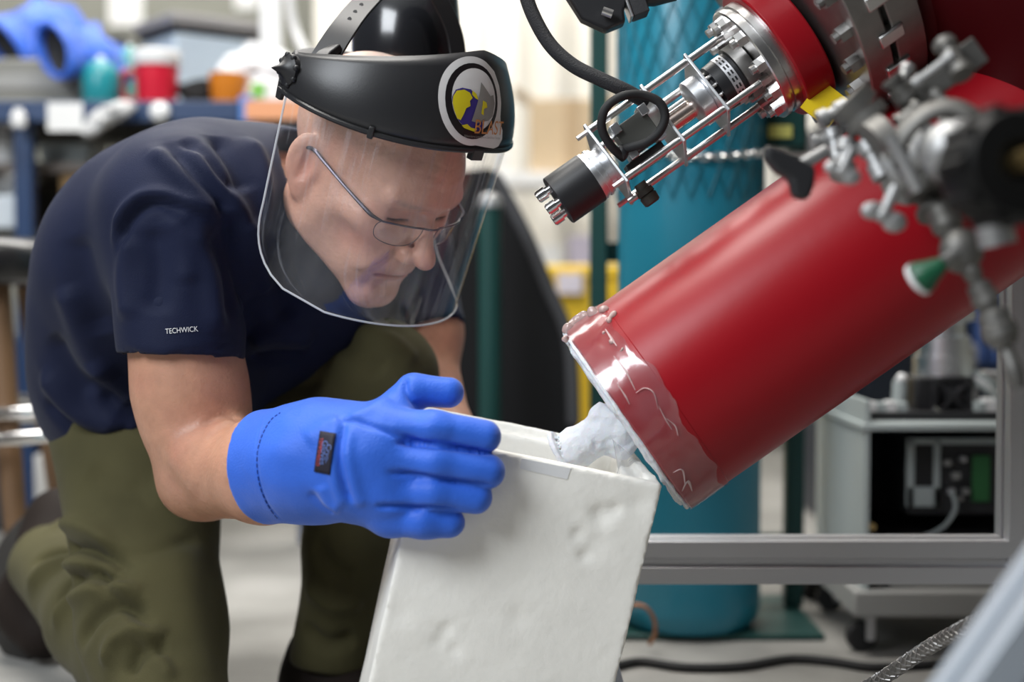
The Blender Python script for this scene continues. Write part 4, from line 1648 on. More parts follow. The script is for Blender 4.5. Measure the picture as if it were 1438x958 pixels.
# big vessel behind, its bolted flange and end plate
VN, VR = 410, 250
ve = 0.0
v0 = Q(600, VN, ve)
MB().lathe(v0, v0 + AX, [(0, VR * QS), (0.012, 262 * QS), (0.060, 470 * QS), (0.9, 470 * QS)], n=72).obj('vessel_body', M_REDSHADE, cryo, angle=30)  # flared wide to cover the lit tube; its shade is in the colour
fl0 = Q(508, VN, ve)
fo = MB().lathe(fl0, fl0 + AX, [(0, 266 * QS), (38 * QS, 266 * QS), (38.1 * QS, 250 * QS), (46 * QS, 250 * QS), (46.1 * QS, 266 * QS), (90 * QS, 266 * QS)], n=96).obj('vessel_flange', M_STEELD, cryo, angle=30, bevel=0.0015)
for i in range(28):
    q = 2 * math.pi * i / 28
    c = fl0 + 242 * QS * (math.cos(q) * NX + math.sin(q) * FWD)
    bo = MB()
    hexnut(bo, c - AX * 0.011, c + AX * 0.001, 0.0085)
    bo.cyl(c - AX * 0.016, c - AX * 0.010, 0.005, n=10)
    bo.obj('flange_bolt', M_STEELD, cryo, angle=30)
    c2 = fl0 + AX * 42 * QS + 262 * QS * (math.cos(q + 0.11) * NX + math.sin(q + 0.11) * FWD)
    bo = MB().box(c2, (0.026, 0.014, 0.012), (AX, nrm(np.cross(AX, c2 - fl0)), nrm(c2 - fl0 - AX * 42 * QS)))
    bo.obj('flange_clamp', M_STEEL, cryo, bevel=0.0015)
MB().lathe(Q(470, VN, ve), Q(508, VN, ve), [(0, 60 * QS), (38 * QS, 90 * QS)], n=40).obj('end_plate_boss', M_REDSHADE, cryo)

# instrument port
IN = 305
pf = Q(453, IN)
MB().lathe(pf, pf + AX, [(0, 102 * QS), (46 * QS, 102 * QS)], n=64).obj('port_flange', M_RED, cryo, bevel=0.002, angle=30)
MB().cyl(Q(498, IN), Q(520, IN, 0.01), 86 * QS, n=48).obj('port_neck', M_REDSHADE, cryo)
MB().cyl(Q(497, IN + 70), Q(509, IN + 70), 0.006, n=8).obj('flange_bolt', M_BLACK, cryo)

inst = thing('linear_actuator', 'motorised actuator with steel rods and plates bolted to the red port', 'actuator', Q(185, IN))
cf = Q(426, IN)
MB().lathe(cf, cf + AX, [(0, 40 * QS), (0, 86 * QS), (2 * QS, 88 * QS), (10 * QS, 88 * QS), (11 * QS, 84 * QS), (15 * QS, 84 * QS), (16 * QS, 88 * QS), (27 * QS, 88 * QS)], n=64).obj('round_flange', M_STEEL, inst, angle=30)
for i in range(10):
    q = 2 * math.pi * (i + 0.25) / 10
    c = cf + 72 * QS * (math.cos(q) * NX + math.sin(q) * FWD)
    bo = MB()
    hexnut(bo, c - AX * 12 * QS, c, 0.0078)
    bo.cyl(c - AX * 20 * QS, c - AX * 11 * QS, 0.0045, n=10)
    bo.obj('flange_bolt', M_STEEL, inst, angle=30)
# rods
RODS = [(53, -31), (31, 53), (-53, 31), (-31, -53)]
for (dn, de) in RODS:
    MB().cyl(Q(186, IN + dn, de * QS), Q(426, IN + dn, de * QS), 5.4 * QS, n=14).obj('guide_rod', M_STEEL, inst)
    MB().cyl(Q(166, IN + dn, de * QS), Q(184, IN + dn, de * QS), 4 * QS, n=6).obj('rod_nut', M_STEEL, inst, angle=30)
    hexnut(MB(), Q(412, IN + dn, de * QS), Q(426, IN + dn, de * QS), 8 * QS).obj('rod_nut', M_STEEL, inst, angle=30)
# square plates, turned 30 degrees about the axis
rt = math.radians(30)
pa = math.cos(rt) * NX - math.sin(rt) * FWD
pb = math.sin(rt) * NX + math.cos(rt) * FWD
for al, th_ in ((185, 5), (280, 5), (354, 5)):
    MB().box(Q(al, IN), (th_ * QS, 104 * QS, 104 * QS), (AX, nrm(pa + pb), nrm(pa - pb))).obj('square_plate', M_ALU, inst, bevel=0.0008)
# motor can
MB().lathe(Q(97, IN), Q(155, IN), [(0, 0), (0, 36 * QS), (1.5 * QS, 38 * QS), (57 * QS, 38 * QS), (58 * QS, 37 * QS)], n=56).obj('motor_can', M_BLACK, inst, angle=30)
MB().lathe(Q(155, IN), Q(184, IN), [(0, 37 * QS), (4 * QS, 37 * QS), (4.2 * QS, 35 * QS), (9 * QS, 35 * QS), (9.2 * QS, 37 * QS), (13 * QS, 37 * QS), (13.2 * QS, 35 * QS), (17 * QS, 35 * QS), (18 * QS, 31 * QS), (28 * QS, 30 * QS)], n=56).obj('motor_collar', M_ALU, inst, angle=30)
for (x, y, de, r) in ((769, 268, -0.006, 9), (782, 286, -0.018, 8.5), (788, 302, -0.004, 9)):
    c = qpx(x, y, de)
    rel = (c - Q(97, IN)) @ AX
    c = c - AX * rel
    cn = MB().cyl(c - AX * 20 * QS, c - AX * 7 * QS, r * QS, n=16)
    cn.cyl(c - AX * 8 * QS, c + AX * 3 * QS, r * QS * 0.72, n=14)
    cn.cyl(c - AX * 21.5 * QS, c - AX * 20 * QS, r * QS * 0.85, n=16)
    cn.obj('connector', M_CHROME, inst, angle=30)
# gearbox block between the first two plates
gb = MB().box(Q(238, IN + 12, -0.012), (52 * QS, 46 * QS, 46 * QS), (AX, NX, FWD))
gb.obj('encoder_block', mat('grey_block', (0.11, 0.11, 0.10), 0.5, 0.3), inst, bevel=0.001)
for (a1, n1) in ((216, IN + 33), (262, IN + 33), (216, IN - 8), (262, IN - 8)):
    MB().box(Q(a1, n1, -0.018), (13 * QS, 15 * QS, 40 * QS), (AX, NX, FWD)).obj('block_clamp', M_ALU, inst, bevel=0.0008)
MB().box(Q(230, IN - 25, -0.005), (60 * QS, 20 * QS, 40 * QS), (AX, NX, FWD)).obj('dark_bracket', M_BLACK, inst, bevel=0.001)
# shaft, disc and bellows
MB().cyl(Q(283, IN - 2), Q(330, IN - 2), 14 * QS, n=28).obj('drive_shaft', mat('copper_steel', (0.68, 0.56, 0.50), 0.25, 1.0), inst)
for k in range(3):
    MB().cyl(Q(285, IN + 14 - 5 * k, -0.012 + 0.004 * k), Q(322, IN + 14 - 5 * k, -0.012 + 0.004 * k), 2.2 * QS, n=8).obj('shaft_spring', M_STEEL, inst)
MB().lathe(Q(326, IN), Q(352, IN), [(0, 20 * QS), (4 * QS, 34 * QS), (6 * QS, 36 * QS), (24 * QS, 36 * QS), (26 * QS, 34 * QS)], n=48).obj('bearing_disc', M_ALU, inst, angle=30)
MB().lathe(Q(357, IN), Q(420, IN), [(0, 24 * QS), (10 * QS, 24 * QS), (11 * QS, 36 * QS), (26 * QS, 37 * QS), (46 * QS, 37 * QS), (47 * QS, 33 * QS), (63 * QS, 33 * QS)], n=48).obj('rotary_seal', M_BLACK, inst, angle=30)
MB().lathe(Q(384, IN), Q(397, IN), [(0, 37.8 * QS), (13 * QS, 37.8 * QS)], n=48).obj('label_band', M_ALUM, inst, angle=30)
lbp = [Q(386 + 2.5 * k, IN, 0) for k in range(4)]
for k in range(7):
    q = math.radians(-40 + 16 * k)
    for m_ in range(2):
        c = Q(388 + 5 * m_, IN) + 38.1 * QS * (math.sin(q) * NX - math.cos(q) * FWD)
        nn = math.sin(q) * NX - math.cos(q) * FWD
        MB().box(c, (2.6 * QS, 6 * QS, 0.3 * QS), (AX, np.cross(AX, nn), nn)).obj('printed_mark', M_BLACK, inst)
for k in range(5):
    q = math.radians(-60 + 35 * k)
    nn = math.sin(q) * NX - math.cos(q) * FWD
    MB().cyl(Q(362, IN) + 26 * QS * nn, Q(376, IN) + 26 * QS * nn, 3 * QS, n=8).obj('cap_screw', M_STEEL, inst)
MB().lathe(Q(404, IN), Q(424, IN), [(0, 42 * QS), (20 * QS, 42 * QS)], n=32).obj('brass_collar', M_STEELD, inst, angle=30)
# dark round connector below the first plate
MB().lathe(Q(203, IN - 46, -0.01), Q(203, IN - 90, -0.01), [(0, 9 * QS), (10 * QS, 9 * QS), (10.5 * QS, 12 * QS), (18 * QS, 13 * QS), (19 * QS, 11 * QS), (21 * QS, 13 * QS), (32 * QS, 12 * QS), (34 * QS, 9 * QS)], n=24).obj('round_connector', mat('dark_olive_plastic', (0.035, 0.032, 0.024), 0.5), inst, angle=30)
MB().cyl(Q(176, IN - 58, -0.01), Q(190, IN - 58, -0.01), 5 * QS, n=12).obj('cap_screw', M_STEEL, inst)
# cable loop and tie
loop = [qpx(876, 222, -0.03), qpx(858, 205, -0.042), qpx(845, 180, -0.05), qpx(850, 153, -0.055), qpx(872, 136, -0.055), qpx(900, 133, -0.05), qpx(925, 143, -0.048),
        qpx(934, 163, -0.046), qpx(926, 185, -0.044), qpx(908, 200, -0.042), qpx(888, 206, -0.038), qpx(872, 210, -0.03)]
MB().tube(loop, 6.2 * QS, n=12).obj('cable_loop', M_RUBBER, inst)
MB().ball(qpx(874, 214, -0.032), (9 * QS, 9 * QS, 11 * QS)).obj('cable_gland', M_BLACK, inst)
hose = thing('black_cable', 'black braided cable sagging down to the actuator', 'cable', qpx(800, 95, -0.03))
MB().tube([qpx(728, -60, -0.02), qpx(735, -20, -0.02), qpx(748, 20, -0.022), qpx(772, 62, -0.025), qpx(805, 92, -0.03), qpx(845, 112, -0.035), qpx(880, 128, -0.035), qpx(905, 142, -0.02)],
          10 * QS, n=14).obj('braided_sleeve', mat('black_braid', (0.02, 0.02, 0.023), 0.6, bump=0.9, bscale=900), hose)
# ================================================================== valve manifold in front of the cryostat
man = thing('valve_manifold', 'cluster of vacuum fittings, valves and clamps on the front of the red tube', 'valve', P(1290, 240, 1.070))


def seg(name, a, b, r, m_=None, n=20, prof=None, par=None):
    """fitting between two (px, py, depth) points, radius in photo pixels"""
    A, B = P(*a), P(*b)
    k = (a[2] + b[2]) / 2 / F
    L = float(np.linalg.norm(B - A))
    if prof is None:
        prof = [(0, 1), (1, 1)]
    return MB().lathe(A, B, [(t * L, rr * r * k) for t, rr in prof], n=n).obj(name, m_ or M_CAST, par or man, angle=35)


NIP = [(0, 1.25), (.12, 1.25), (.16, .8), (.45, .8), (.48, 1.2), (.62, 1.2), (.65, .8), (.86, .8), (.9, 1.25), (1, 1.25)]
seg('pipe_body', (1210, 160, 1.100), (1300, 262, 1.090), 27, M_CAST, prof=NIP)
seg('pipe_body', (1262, 238, 1.070), (1352, 180, 1.030), 30, M_CASTL, prof=NIP)
seg('valve_block', (1282, 200, 1.075), (1316, 268, 1.065), 44, M_CAST, prof=[(0, .7), (.1, 1), (.5, 1), (.55, .8), (.7, .8), (.75, 1), (.95, 1), (1, .7)])
seg('pipe_body', (1300, 235, 1.090), (1318, 300, 1.070), 24, M_CAST, prof=NIP)
seg('stub_to_tube', (1275, 250, 1.070), (1300, 230, 1.36), 34, M_CAST)
seg('flange_ring', (1232, 214, 1.070), (1254, 200, 1.070), 46, M_CAST, n=28)
seg('flange_ring', (1190, 140, 1.110), (1206, 156, 1.110), 34, M_CAST, n=28)
# clamp arch
MB().tube([P(1256, 226, 1.020), P(1268, 190, 1.015), P(1300, 160, 1.010), P(1340, 152, 1.005), P(1372, 172, 1.000), P(1382, 205, 1.000)], 13 * 1.010 / F, n=12, hint=FWD, flat=1.7).obj('hinged_clamp', M_CAST, man)
MB().ball(P(1345, 215, 0.990), (0.026, 0.02, 0.024)).obj('clamp_hub', M_CASTL, man)
seg('clamp_bolt', (1250, 190, 1.010), (1290, 268, 1.010), 9, M_CASTL)
# wing nuts
for (x, y, s) in ((1240, 302, 1.0), (1182, 240, 0.8)):
    A = P(x, y, 1.020)
    k = 1.020 / F * s
    wn = MB().cyl(A + V(18 * k, 40 * k, 0), A, 9 * k, n=12)
    wn.ball(A + V(-14 * k, 6 * k, 0), (18 * k, 10 * k, 13 * k)).ball(A + V(16 * k, -10 * k, 0), (18 * k, 10 * k, 15 * k))
    wn.ball(A, (13 * k, 13 * k, 12 * k))
    wn.obj('wing_nut', M_CASTL, man)
# vertical chain of fittings down to the lower right
chain = [(1318, 290, 1.050), (1336, 330, 1.040), (1350, 352, 1.035), (1372, 398, 1.030), (1392, 436, 1.025), (1412, 486, 1.020), (1432, 545, 1.015)]
for (a, b, r) in ((0, 1, 19), (1, 2, 9), (2, 3, 12), (3, 4, 17), (4, 5, 22), (5, 6, 11)):
    seg('tube_fitting', chain[a], chain[b], r, M_CAST, prof=[(0, .8), (.1, 1), (.4, 1), (.45, 1.15), (.75, 1.15), (.8, 1), (1, .8)])
MB().ball(P(1350, 352, 1.035), (0.016, 0.014, 0.017)).obj('valve_body', M_CAST, man)
seg('valve_stem', (1350, 352, 1.035), (1318, 374, 1.010), 10, M_CASTL)
M_VGRN = mat('green_plastic', (0.006, 0.09, 0.04), 0.4)
seg('green_knob', (1326, 369, 1.005), (1292, 391, 1.015), 24, M_VGRN, n=16, prof=[(0, .35), (.15, .5), (.55, .75), (.85, 1.0), (1, 1.0)])
seg('knob_cap', (1293, 390, 1.015), (1288, 393.5, 1.017), 25, M_WHITE, n=24)
# black T handle
seg('handle_stem', (1160, 212, 1.110), (1118, 236, 1.100), 9, M_CASTL)
hd = MB()
k = 1.100 / F
c = P(1108, 238, 1.100)
hd.prism([(-34, 34), (-10, 26), (14, 14), (36, 2), (34, -22), (26, -44), (4, -40), (0, -16), (-18, -6), (-36, 14)], -14 * k, 14 * k, c, (V(k, 0, 0), V(0, k, 0), FWD))
hd.obj('black_handle', M_BLACK, man, False, bevel=0.004, seg=3)
# small clamp with yellow tag
for (a, b, r) in (((1150, 170, 1.120), (1190, 150, 1.120), 14), ((1168, 185, 1.120), (1178, 225, 1.110), 13), ((1190, 200, 1.110), (1182, 250, 1.100), 17), ((1140, 200, 1.120), (1165, 195, 1.120), 10), ((1215, 200, 1.090), (1240, 250, 1.080), 15)):
    seg('small_fitting', a, b, r, M_CASTL, prof=[(0, 1), (.3, 1), (.32, .7), (.6, .7), (.62, 1), (1, 1)])
MB().box(P(1158, 146, 1.385), (0.034, 0.034, 0.002), (nrm(V(.8, -.6, 0)), nrm(V(.6, .8, 0)), FWD)).obj('yellow_tag', mat('yellow_card', (0.85, 0.62, 0.01), 0.6), man)
# upper bracket with rods
for (a, b, r, m_) in (((1285, 118, 1.070), (1340, 76, 1.050), 9, M_CASTL), ((1250, 110, 1.080), (1275, 140, 1.080), 16, M_CAST), ((1310, 130, 1.060), (1345, 160, 1.050), 11, M_CAST),
                      ((1275, 95, 1.090), (1262, 125, 1.080), 11, M_CASTL), ((1290, 150, 1.070), (1262, 175, 1.070), 14, M_CAST), ((1325, 60, 1.070), (1352, 105, 1.050), 17, M_CAST)):
    seg('bracket_rod', a, b, r, m_, prof=[(0, 1), (.2, 1), (.22, .75), (.78, .75), (.8, 1), (1, 1)])
MB().box(P(1318, 110, 1.085), (0.075, 0.022, 0.012), (nrm(V(.8, .57, 0)), nrm(V(-.57, .8, 0)), FWD)).obj('bracket_plate', M_CAST, man, bevel=0.001)
# big black knob close to the camera
kx = nrm(V(0.25, 0.05, -1))
c = P(1404, 236, 0.90)
k = 0.90 / F
kn = MB().lathe(c + kx * -0.03, c + kx, [(0, 50 * k), (0.012, 74 * k), (0.02, 79 * k), (0.045, 79 * k), (0.052, 70 * k), (0.054, 34 * k), (0.05, 26 * k)], n=40)
big = thing('angle_valve', 'large black round valve with brass centre on the valve cluster', 'valve', c)
M_KNOB = mat('black_bakelite', (0.006, 0.006, 0.006), 0.5, spec=0.2)
kn.obj('wheel_rim', M_KNOB, big, angle=35)
for i in range(10):
    q = 2 * math.pi * i / 10
    _, s_, t_ = frame_from(kx)
    cc = c + 77 * k * (math.cos(q) * s_ + math.sin(q) * t_)
    MB().cyl(cc - kx * 0.012, cc + kx * 0.018, 9 * k, n=10).obj('grip_rib', M_KNOB, big)
MB().cyl(c + kx * 0.018, c + kx * 0.034, 16 * k, n=20).obj('brass_hub', M_BRASS, big)
MB().cyl(c - kx * 0.03, P(1352, 214, 1.03), 18 * k, n=16).obj('stem', M_CAST, big)
seg('white_fitting', (1392, 300, 0.98), (1402, 345, 0.98), 26, M_CASTL)

# handles at the top edge
for (x, y, ang, nm) in ((838, -6, -58, 'black lever handle with hooked end above the black cable'), (905, -22, 30, 'black ribbed valve handle beside the hooked lever')):
    vh = thing('lever_valve' if ang < 0 else 'hand_valve', nm, 'valve', qpx(x, y, 0.0))
    c = qpx(x, y, 0.0)
    if ang < 0:
        a1 = nrm(V(0.62, -0.78, 0))
        b1 = nrm(V(0.78, 0.62, 0))
        MB().prism([(-0.05, -0.022), (0.01, -0.028), (0.034, -0.016), (0.040, 0.004), (0.030, 0.010), (0.022, 0.020), (-0.05, 0.026)], -0.012, 0.012, c, (a1, b1, np.cross(a1, b1))).obj('lever', M_BLACK, vh, bevel=0.003)
        MB().cyl(qpx(846, 15, -0.02), qpx(860, 20, -0.02), 0.0045, n=12).obj('lever_pin', M_STEEL, vh)
        MB().cyl(c - a1 * 0.03 - FWD * 0.0, c - a1 * 0.13, 0.014, n=16).obj('stem', M_STEELD, vh)
    else:
        a1 = nrm(V(0.9, 0.32, 0))
        b1 = nrm(V(-0.32, 0.9, 0))
        MB().lathe(c - a1 * 0.01, c + a1, [(0, 0.020), (0.012, 0.024), (0.035, 0.026), (0.040, 0.022), (0.05, 0.024), (0.062, 0.018)], n=12).obj('ribbed_grip', M_BLACK, vh, angle=35)
        MB().box(c - a1 * 0.014 - b1 * 0.004, (0.016, 0.05, 0.03), (a1, b1, np.cross(a1, b1))).obj('handle_plate', M_BLACKM, vh, bevel=0.001)
        MB().box(c - a1 * 0.024 - b1 * 0.004, (0.003, 0.05, 0.03), (a1, b1, np.cross(a1, b1))).obj('plate_edge', M_ALU, vh, bevel=0.001)
        MB().cyl(c + a1 * 0.03, c + a1 * 0.03 + b1 * 0.12, 0.012, n=16).obj('stem', M_STEELD, vh)


# ================================================================== aluminium frame
def profile(sz, slots=True):
    # square extrusion outline with one slot on every side
    h = sz / 2
    s = sz * 0.10
    d_ = sz * 0.14
    side = [(-h, -h), (-s, -h), (-s, -h + d_), (s, -h + d_), (s, -h), (h, -h)]
    out = []
    for kq in range(4):
        c_, s_ = [(1, 0), (0, 1), (-1, 0), (0, -1)][kq]
        for (x, y) in side[:-1]:
            out.append((x * c_ - y * s_, x * s_ + y * c_))
    return out


def beam(name, a, b, sz, parent, hint=None, m_=None):
    a, b = np.asarray(a, float), np.asarray(b, float)
    ax_, s_, t_ = frame_from(b - a, hint)
    return MB().prism(profile(sz), 0, float(np.linalg.norm(b - a)), a, (s_, t_, ax_)).obj(name, m_ or M_ALUM, parent, False, bevel=0.0008, seg=1)


frm = thing('aluminium_frame', 'slotted aluminium profile frame crossing behind the foam box', 'frame', P(1438, 1020, 1.6) * np.array([1, 1, 0]))
zb = P(1100, 785, 1.6)[2]
y_ = P(1100, 785, 1.6)[1]
beam('horizontal_beam', (P(640, 785, 1.6)[0], y_, zb), (P(1408, 785, 1.6)[0], y_, zb), 0.048, frm, hint=(0, 0, 1))
xp = P(1436, 500, 1.6)[0]
beam('upright_post', (xp, y_, 0.0), (xp, y_, 0.60), 0.048, frm, hint=(0, 1, 0))
xl = P(640, 785, 1.6)[0]
beam('leg_profile', (xl, y_, 0.0), (xl, y_, zb + 0.02), 0.048, frm, hint=(0, 1, 0))
dg_ = thing('diagonal_brace', 'pale aluminium profile brace slanting up close beside the braided hose', 'frame', P(960, 1575, 0.86) * np.array([1, 1, 0]))
beam('brace_profile', P(1030, 1560, 0.86) * np.array([1, 1, 0]) + np.array([0, 0, 0.02]), P(1672, 600, 0.86), 0.06, dg_, hint=FWD, m_=mat('pale_profile', (0.36, 0.40, 0.45), 0.5, 0.3))

# ================================================================== hoses and cables
hz = thing('braided_hose', 'braided stainless steel hose rising from the floor beside the diagonal brace', 'hose', P(1180, 990, 1.42))
pth = spline(np.array([P(1120, 1015, 1.50), P(1180, 985, 1.44), P(1240, 952, 1.38), (P(1300, 912, 1.33)), P(1350, 884, 1.29), P(1420, 848, 1.22), P(1520, 800, 1.15)]), 14)
MB().tube(pth, 0.0062, n=12, sub=1).obj('hose_core', M_STEELD, hz)
br = MB()
m = len(pth)
for hand in (1, -1):
    for kq in range(5):
        pts = []
        tg0 = frame_from(pth[1] - pth[0])
        s_ = tg0[1]
        for i in range(m):
            tg = nrm(pth[min(i + 1, m - 1)] - pth[max(i - 1, 0)])
            s_ = nrm(s_ - tg * (s_ @ tg))
            t_ = np.cross(tg, s_)
            q = hand * i * 0.75 + kq * 2 * math.pi / 5
            pts.append(pth[i] + 0.0066 * (math.cos(q) * s_ + math.sin(q) * t_))
        br.tube(pts, 0.0009, n=5, sub=1)
br.obj('wire_braid', M_STEELD, hz)


def floor_pt(px, py, lift):
    d = floor_d(py)
    q = P(px, py, d)
    q[2] = lift
    return q


fc = MB().tube([floor_pt(860, 944, .006), floor_pt(900, 936, .006), floor_pt(960, 944, .006), floor_pt(1040, 943, .006), floor_pt(1110, 932, .006), floor_pt(1170, 936, .006), floor_pt(1230, 944, .006), floor_pt(1330, 938, .006)], 0.006, n=10).obj('floor_cable', M_RUBBER)
tag(fc, 'black cable lying in a wave across the concrete floor', 'cable')
wc = MB().tube([P(852, 860, 1.50), P(858, 905, 1.49), P(866, 945, 1.48), P(884, 1000, 1.47), P(915, 1040, 1.45)], 0.0045, n=10).obj('white_cable', mat('white_cable_jacket', (0.62, 0.66, 0.75), 0.35))
tag(wc, 'thin white cable hanging down behind the foam box', 'cable')
cw = MB().tube([P(884, 850, 1.93), P(905, 852, 1.92), P(918, 868, 1.92), P(920, 890, 1.92), P(912, 905, 1.93)], 0.0028, n=8).obj('copper_wire', mat('copper_wire', (0.35, 0.16, 0.08), 0.5, 0.6))
tag(cw, 'thin brown wire loop against the teal gas cylinder', 'wire')

# ================================================================== gas cylinder and its trolley
gd = 2.06
gc = P(968, 480, gd)
gr = 100 * gd / F
gcx, gcy = gc[0], gc[1]
gas = thing('gas_cylinder', 'tall teal gas cylinder standing behind the red tube', 'gas cylinder', (gcx, gcy, 0))
MB().lathe((gcx, gcy, 0.0092), (gcx, gcy, 1), [(0.0, gr * 0.86), (0.012, gr * 0.96), (0.03, gr), (1.25, gr), (1.33, gr * 0.86), (1.40, gr * 0.55), (1.44, gr * 0.36), (1.48, gr * 0.33)], n=72).obj('cylinder_body', M_TEAL, gas, angle=35)
MB().lathe((gcx, gcy, 1.47), (gcx, gcy, 2), [(0, 0.025), (0.03, 0.03), (0.07, 0.02), (0.09, 0.03), (0.11, 0.03)], n=20).obj('cylinder_valve', M_BRASS, gas, angle=35)
net = MB()
rn = gr + 0.0022
for hand in (1, -1):
    for kq in range(26):
        pts = []
        for i in range(34):
            z = 0.62 + 0.62 * i / 33
            q = kq * 2 * math.pi / 26 + hand * (z - 0.62) * 3.6
            pts.append((gcx + rn * math.cos(q), gcy + rn * math.sin(q), z))
        net.tube(pts, 0.0011, n=5, sub=1)
nt_ = net.obj('netting_sleeve', mat('teal_netting', (0.008, 0.13, 0.18), 0.5), gas)
nt_['label'] = 'diamond mesh netting sleeve around the upper cylinder'

trl = thing('cylinder_trolley', 'dark green trolley with posts, wheel and chain holding the teal cylinder', 'trolley', (gcx, gcy + 0.1, 0))
for px, w_ in ((840, 0.026), (1116, 0.028)):
    q = P(px, 480, 2.16)
    MB().box((q[0], q[1], 0.86), (w_, w_, 1.70), None).obj('upright', M_DGREEN, trl, bevel=0.003)
xa, xb = P(840, 480, 2.16)[0], P(1116, 480, 2.16)[0]
yy = P(840, 480, 2.16)[1]
for z in (0.10, 0.55, 1.05, 1.6):
    MB().box(((xa + xb) / 2, yy + 0.03, z), (xb - xa, 0.02, 0.03)).obj('cross_bar', M_DGREEN, trl, bevel=0.002)
MB().box(((xa + xb) / 2, yy - 0.05, 0.005), (xb - xa + 0.02, 0.26, 0.008)).obj('toe_plate', M_DGREEN, trl, bevel=0.002)
for px in (806, 1142):
    q = P(px, 480, 2.27)
    wh = MB().lathe((q[0] - 0.018, q[1], 0.045), (q[0] + 0.02, q[1], 0.045), [(0, 0.022), (0, 0.040), (0.006, 0.045), (0.03, 0.045), (0.036, 0.040), (0.036, 0.022)], n=32).obj('wheel', M_RUBBER, trl, angle=35)
    MB().lathe((q[0] - 0.021, q[1], 0.045), (q[0] + 0.022, q[1], 0.045), [(0, 0.012), (0.004, 0.021), (0.042, 0.021)], n=20).obj('wheel_hub', mat('rusty_hub', (0.24, 0.12, 0.08), 0.6), wh)
# retaining chain across the front of the cylinder
zc = P(1000, 216, 1.94)[2]
for i in range(30):
    t = i / 29
    q = math.radians(200 + 140 * t)
    c = np.array([gcx + (gr + 0.008) * math.cos(q) * 1.12, gcy + (gr + 0.008) * math.sin(q), zc + 0.004 * math.sin(9 * t)])
    tg = np.array([-math.sin(q), math.cos(q), 0])
    up_ = np.array([0, 0, 1.0]) if i % 2 else nrm(np.array([math.cos(q), math.sin(q), 0]))
    lk = [c + 0.0085 * math.cos(a) * tg + 0.005 * math.sin(a) * up_ for a in np.linspace(0, 2 * math.pi, 10, endpoint=False)]
    MB().tube(lk, 0.0017, n=6, closed=True, sub=1).obj('chain_link', M_STEEL, trl)
vb = P(1098, 180, 2.08)
MB().box(vb, (0.06, 0.05, 0.06)).obj('clamp_block', M_DGREEN, trl, bevel=0.004)
yl = MB().box(vb + np.array([-0.008, -0.028, -0.008]), (0.034, 0.004, 0.018)).obj('yellow_label', mat('pale_yellow_label', (0.62, 0.60, 0.16), 0.6), trl)
MB().cyl(P(1060, 214, 2.05), P(1150, 222, 2.05), 0.006, n=12).obj('chain_hook', M_STEEL, trl)

# ================================================================== pump cart on the right
cf_d = 1.90
cx0, cx1 = P(1214, 600, cf_d)[0], P(1560, 600, cf_d)[0]
cy0, cy1 = P(1214, 600, cf_d)[1], P(1214, 600, cf_d)[1] + 0.30
czt = P(1214, 604, cf_d)[2]
czb = P(1214, 866, cf_d)[2]
czm = P(1214, 770, cf_d)[2]
cart = thing('equipment_cart', 'low grey wheeled equipment cart with open front under the red tube', 'cart', ((cx0 + cx1) / 2, (cy0 + cy1) / 2, 0))
M_CART = mat('pale_grey_green_paint', (0.42, 0.47, 0.47), 0.45, var=0.05, vscale=6)
M_CARTG = mat('cart_grey_paint', (0.30, 0.30, 0.29), 0.5)
cxm, cym = (cx0 + cx1) / 2, (cy0 + cy1) / 2
W_, D_ = cx1 - cx0, cy1 - cy0
MB().box((cx0 + 0.004, cym, (czm + czt) / 2 - 0.02), (0.008, D_, czt - czm + 0.12)).obj('side_panel', M_CART, cart, bevel=0.001)
MB().box((cx1 - 0.004, cym, (czm + czt) / 2), (0.008, D_, czt - czm + 0.1)).obj('side_panel', M_CART, cart, bevel=0.001)
MB().box((cxm, cy1 - 0.004, (czm + czt) / 2), (W_ - 0.02, 0.008, czt - czm)).obj('back_panel', M_BLACKM, cart)
MB().box((cxm, cym, czt + 0.004), (W_ + 0.008, D_ + 0.01, 0.010)).obj('top_plate', M_CART, cart, bevel=0.002)
MB().box((cxm, cym, czm), (W_ - 0.018, D_ - 0.01, 0.010)).obj('inner_shelf', M_BLACKM, cart)
MB().box((cxm + 0.02, cy0 + 0.012, (czm + czb) / 2 + 0.012), (W_ - 0.04, 0.01, czm - czb - 0.035)).obj('front_panel', M_CARTG, cart, bevel=0.001)
MB().box((cxm, cym, czb + 0.017), (W_ + 0.03, D_ + 0.03, 0.034)).obj('base_frame', M_CARTG, cart, bevel=0.003)
lb_ = MB().box((P(1262, 795, cf_d)[0], cy0 + 0.0055, P(1262, 795, cf_d)[2]), (0.042, 0.002, 0.036)).obj('spec_label', M_PAPER, cart)
for i in range(5):
    MB().box((P(1262, 795, cf_d)[0], cy0 + 0.0042, P(1262, 795, cf_d)[2] + 0.013 - 0.0065 * i), (0.034, 0.0006, 0.0022 if i else 0.004)).obj('print_line', M_CARTG, lb_)
gl_ = MB().box((P(1226, 795, cf_d)[0], cy0 + 0.0055, P(1226, 795, cf_d)[2]), (0.008, 0.003, 0.036)).obj('green_strip', mat('green_strip', (0.03, 0.25, 0.12), 0.5), cart)
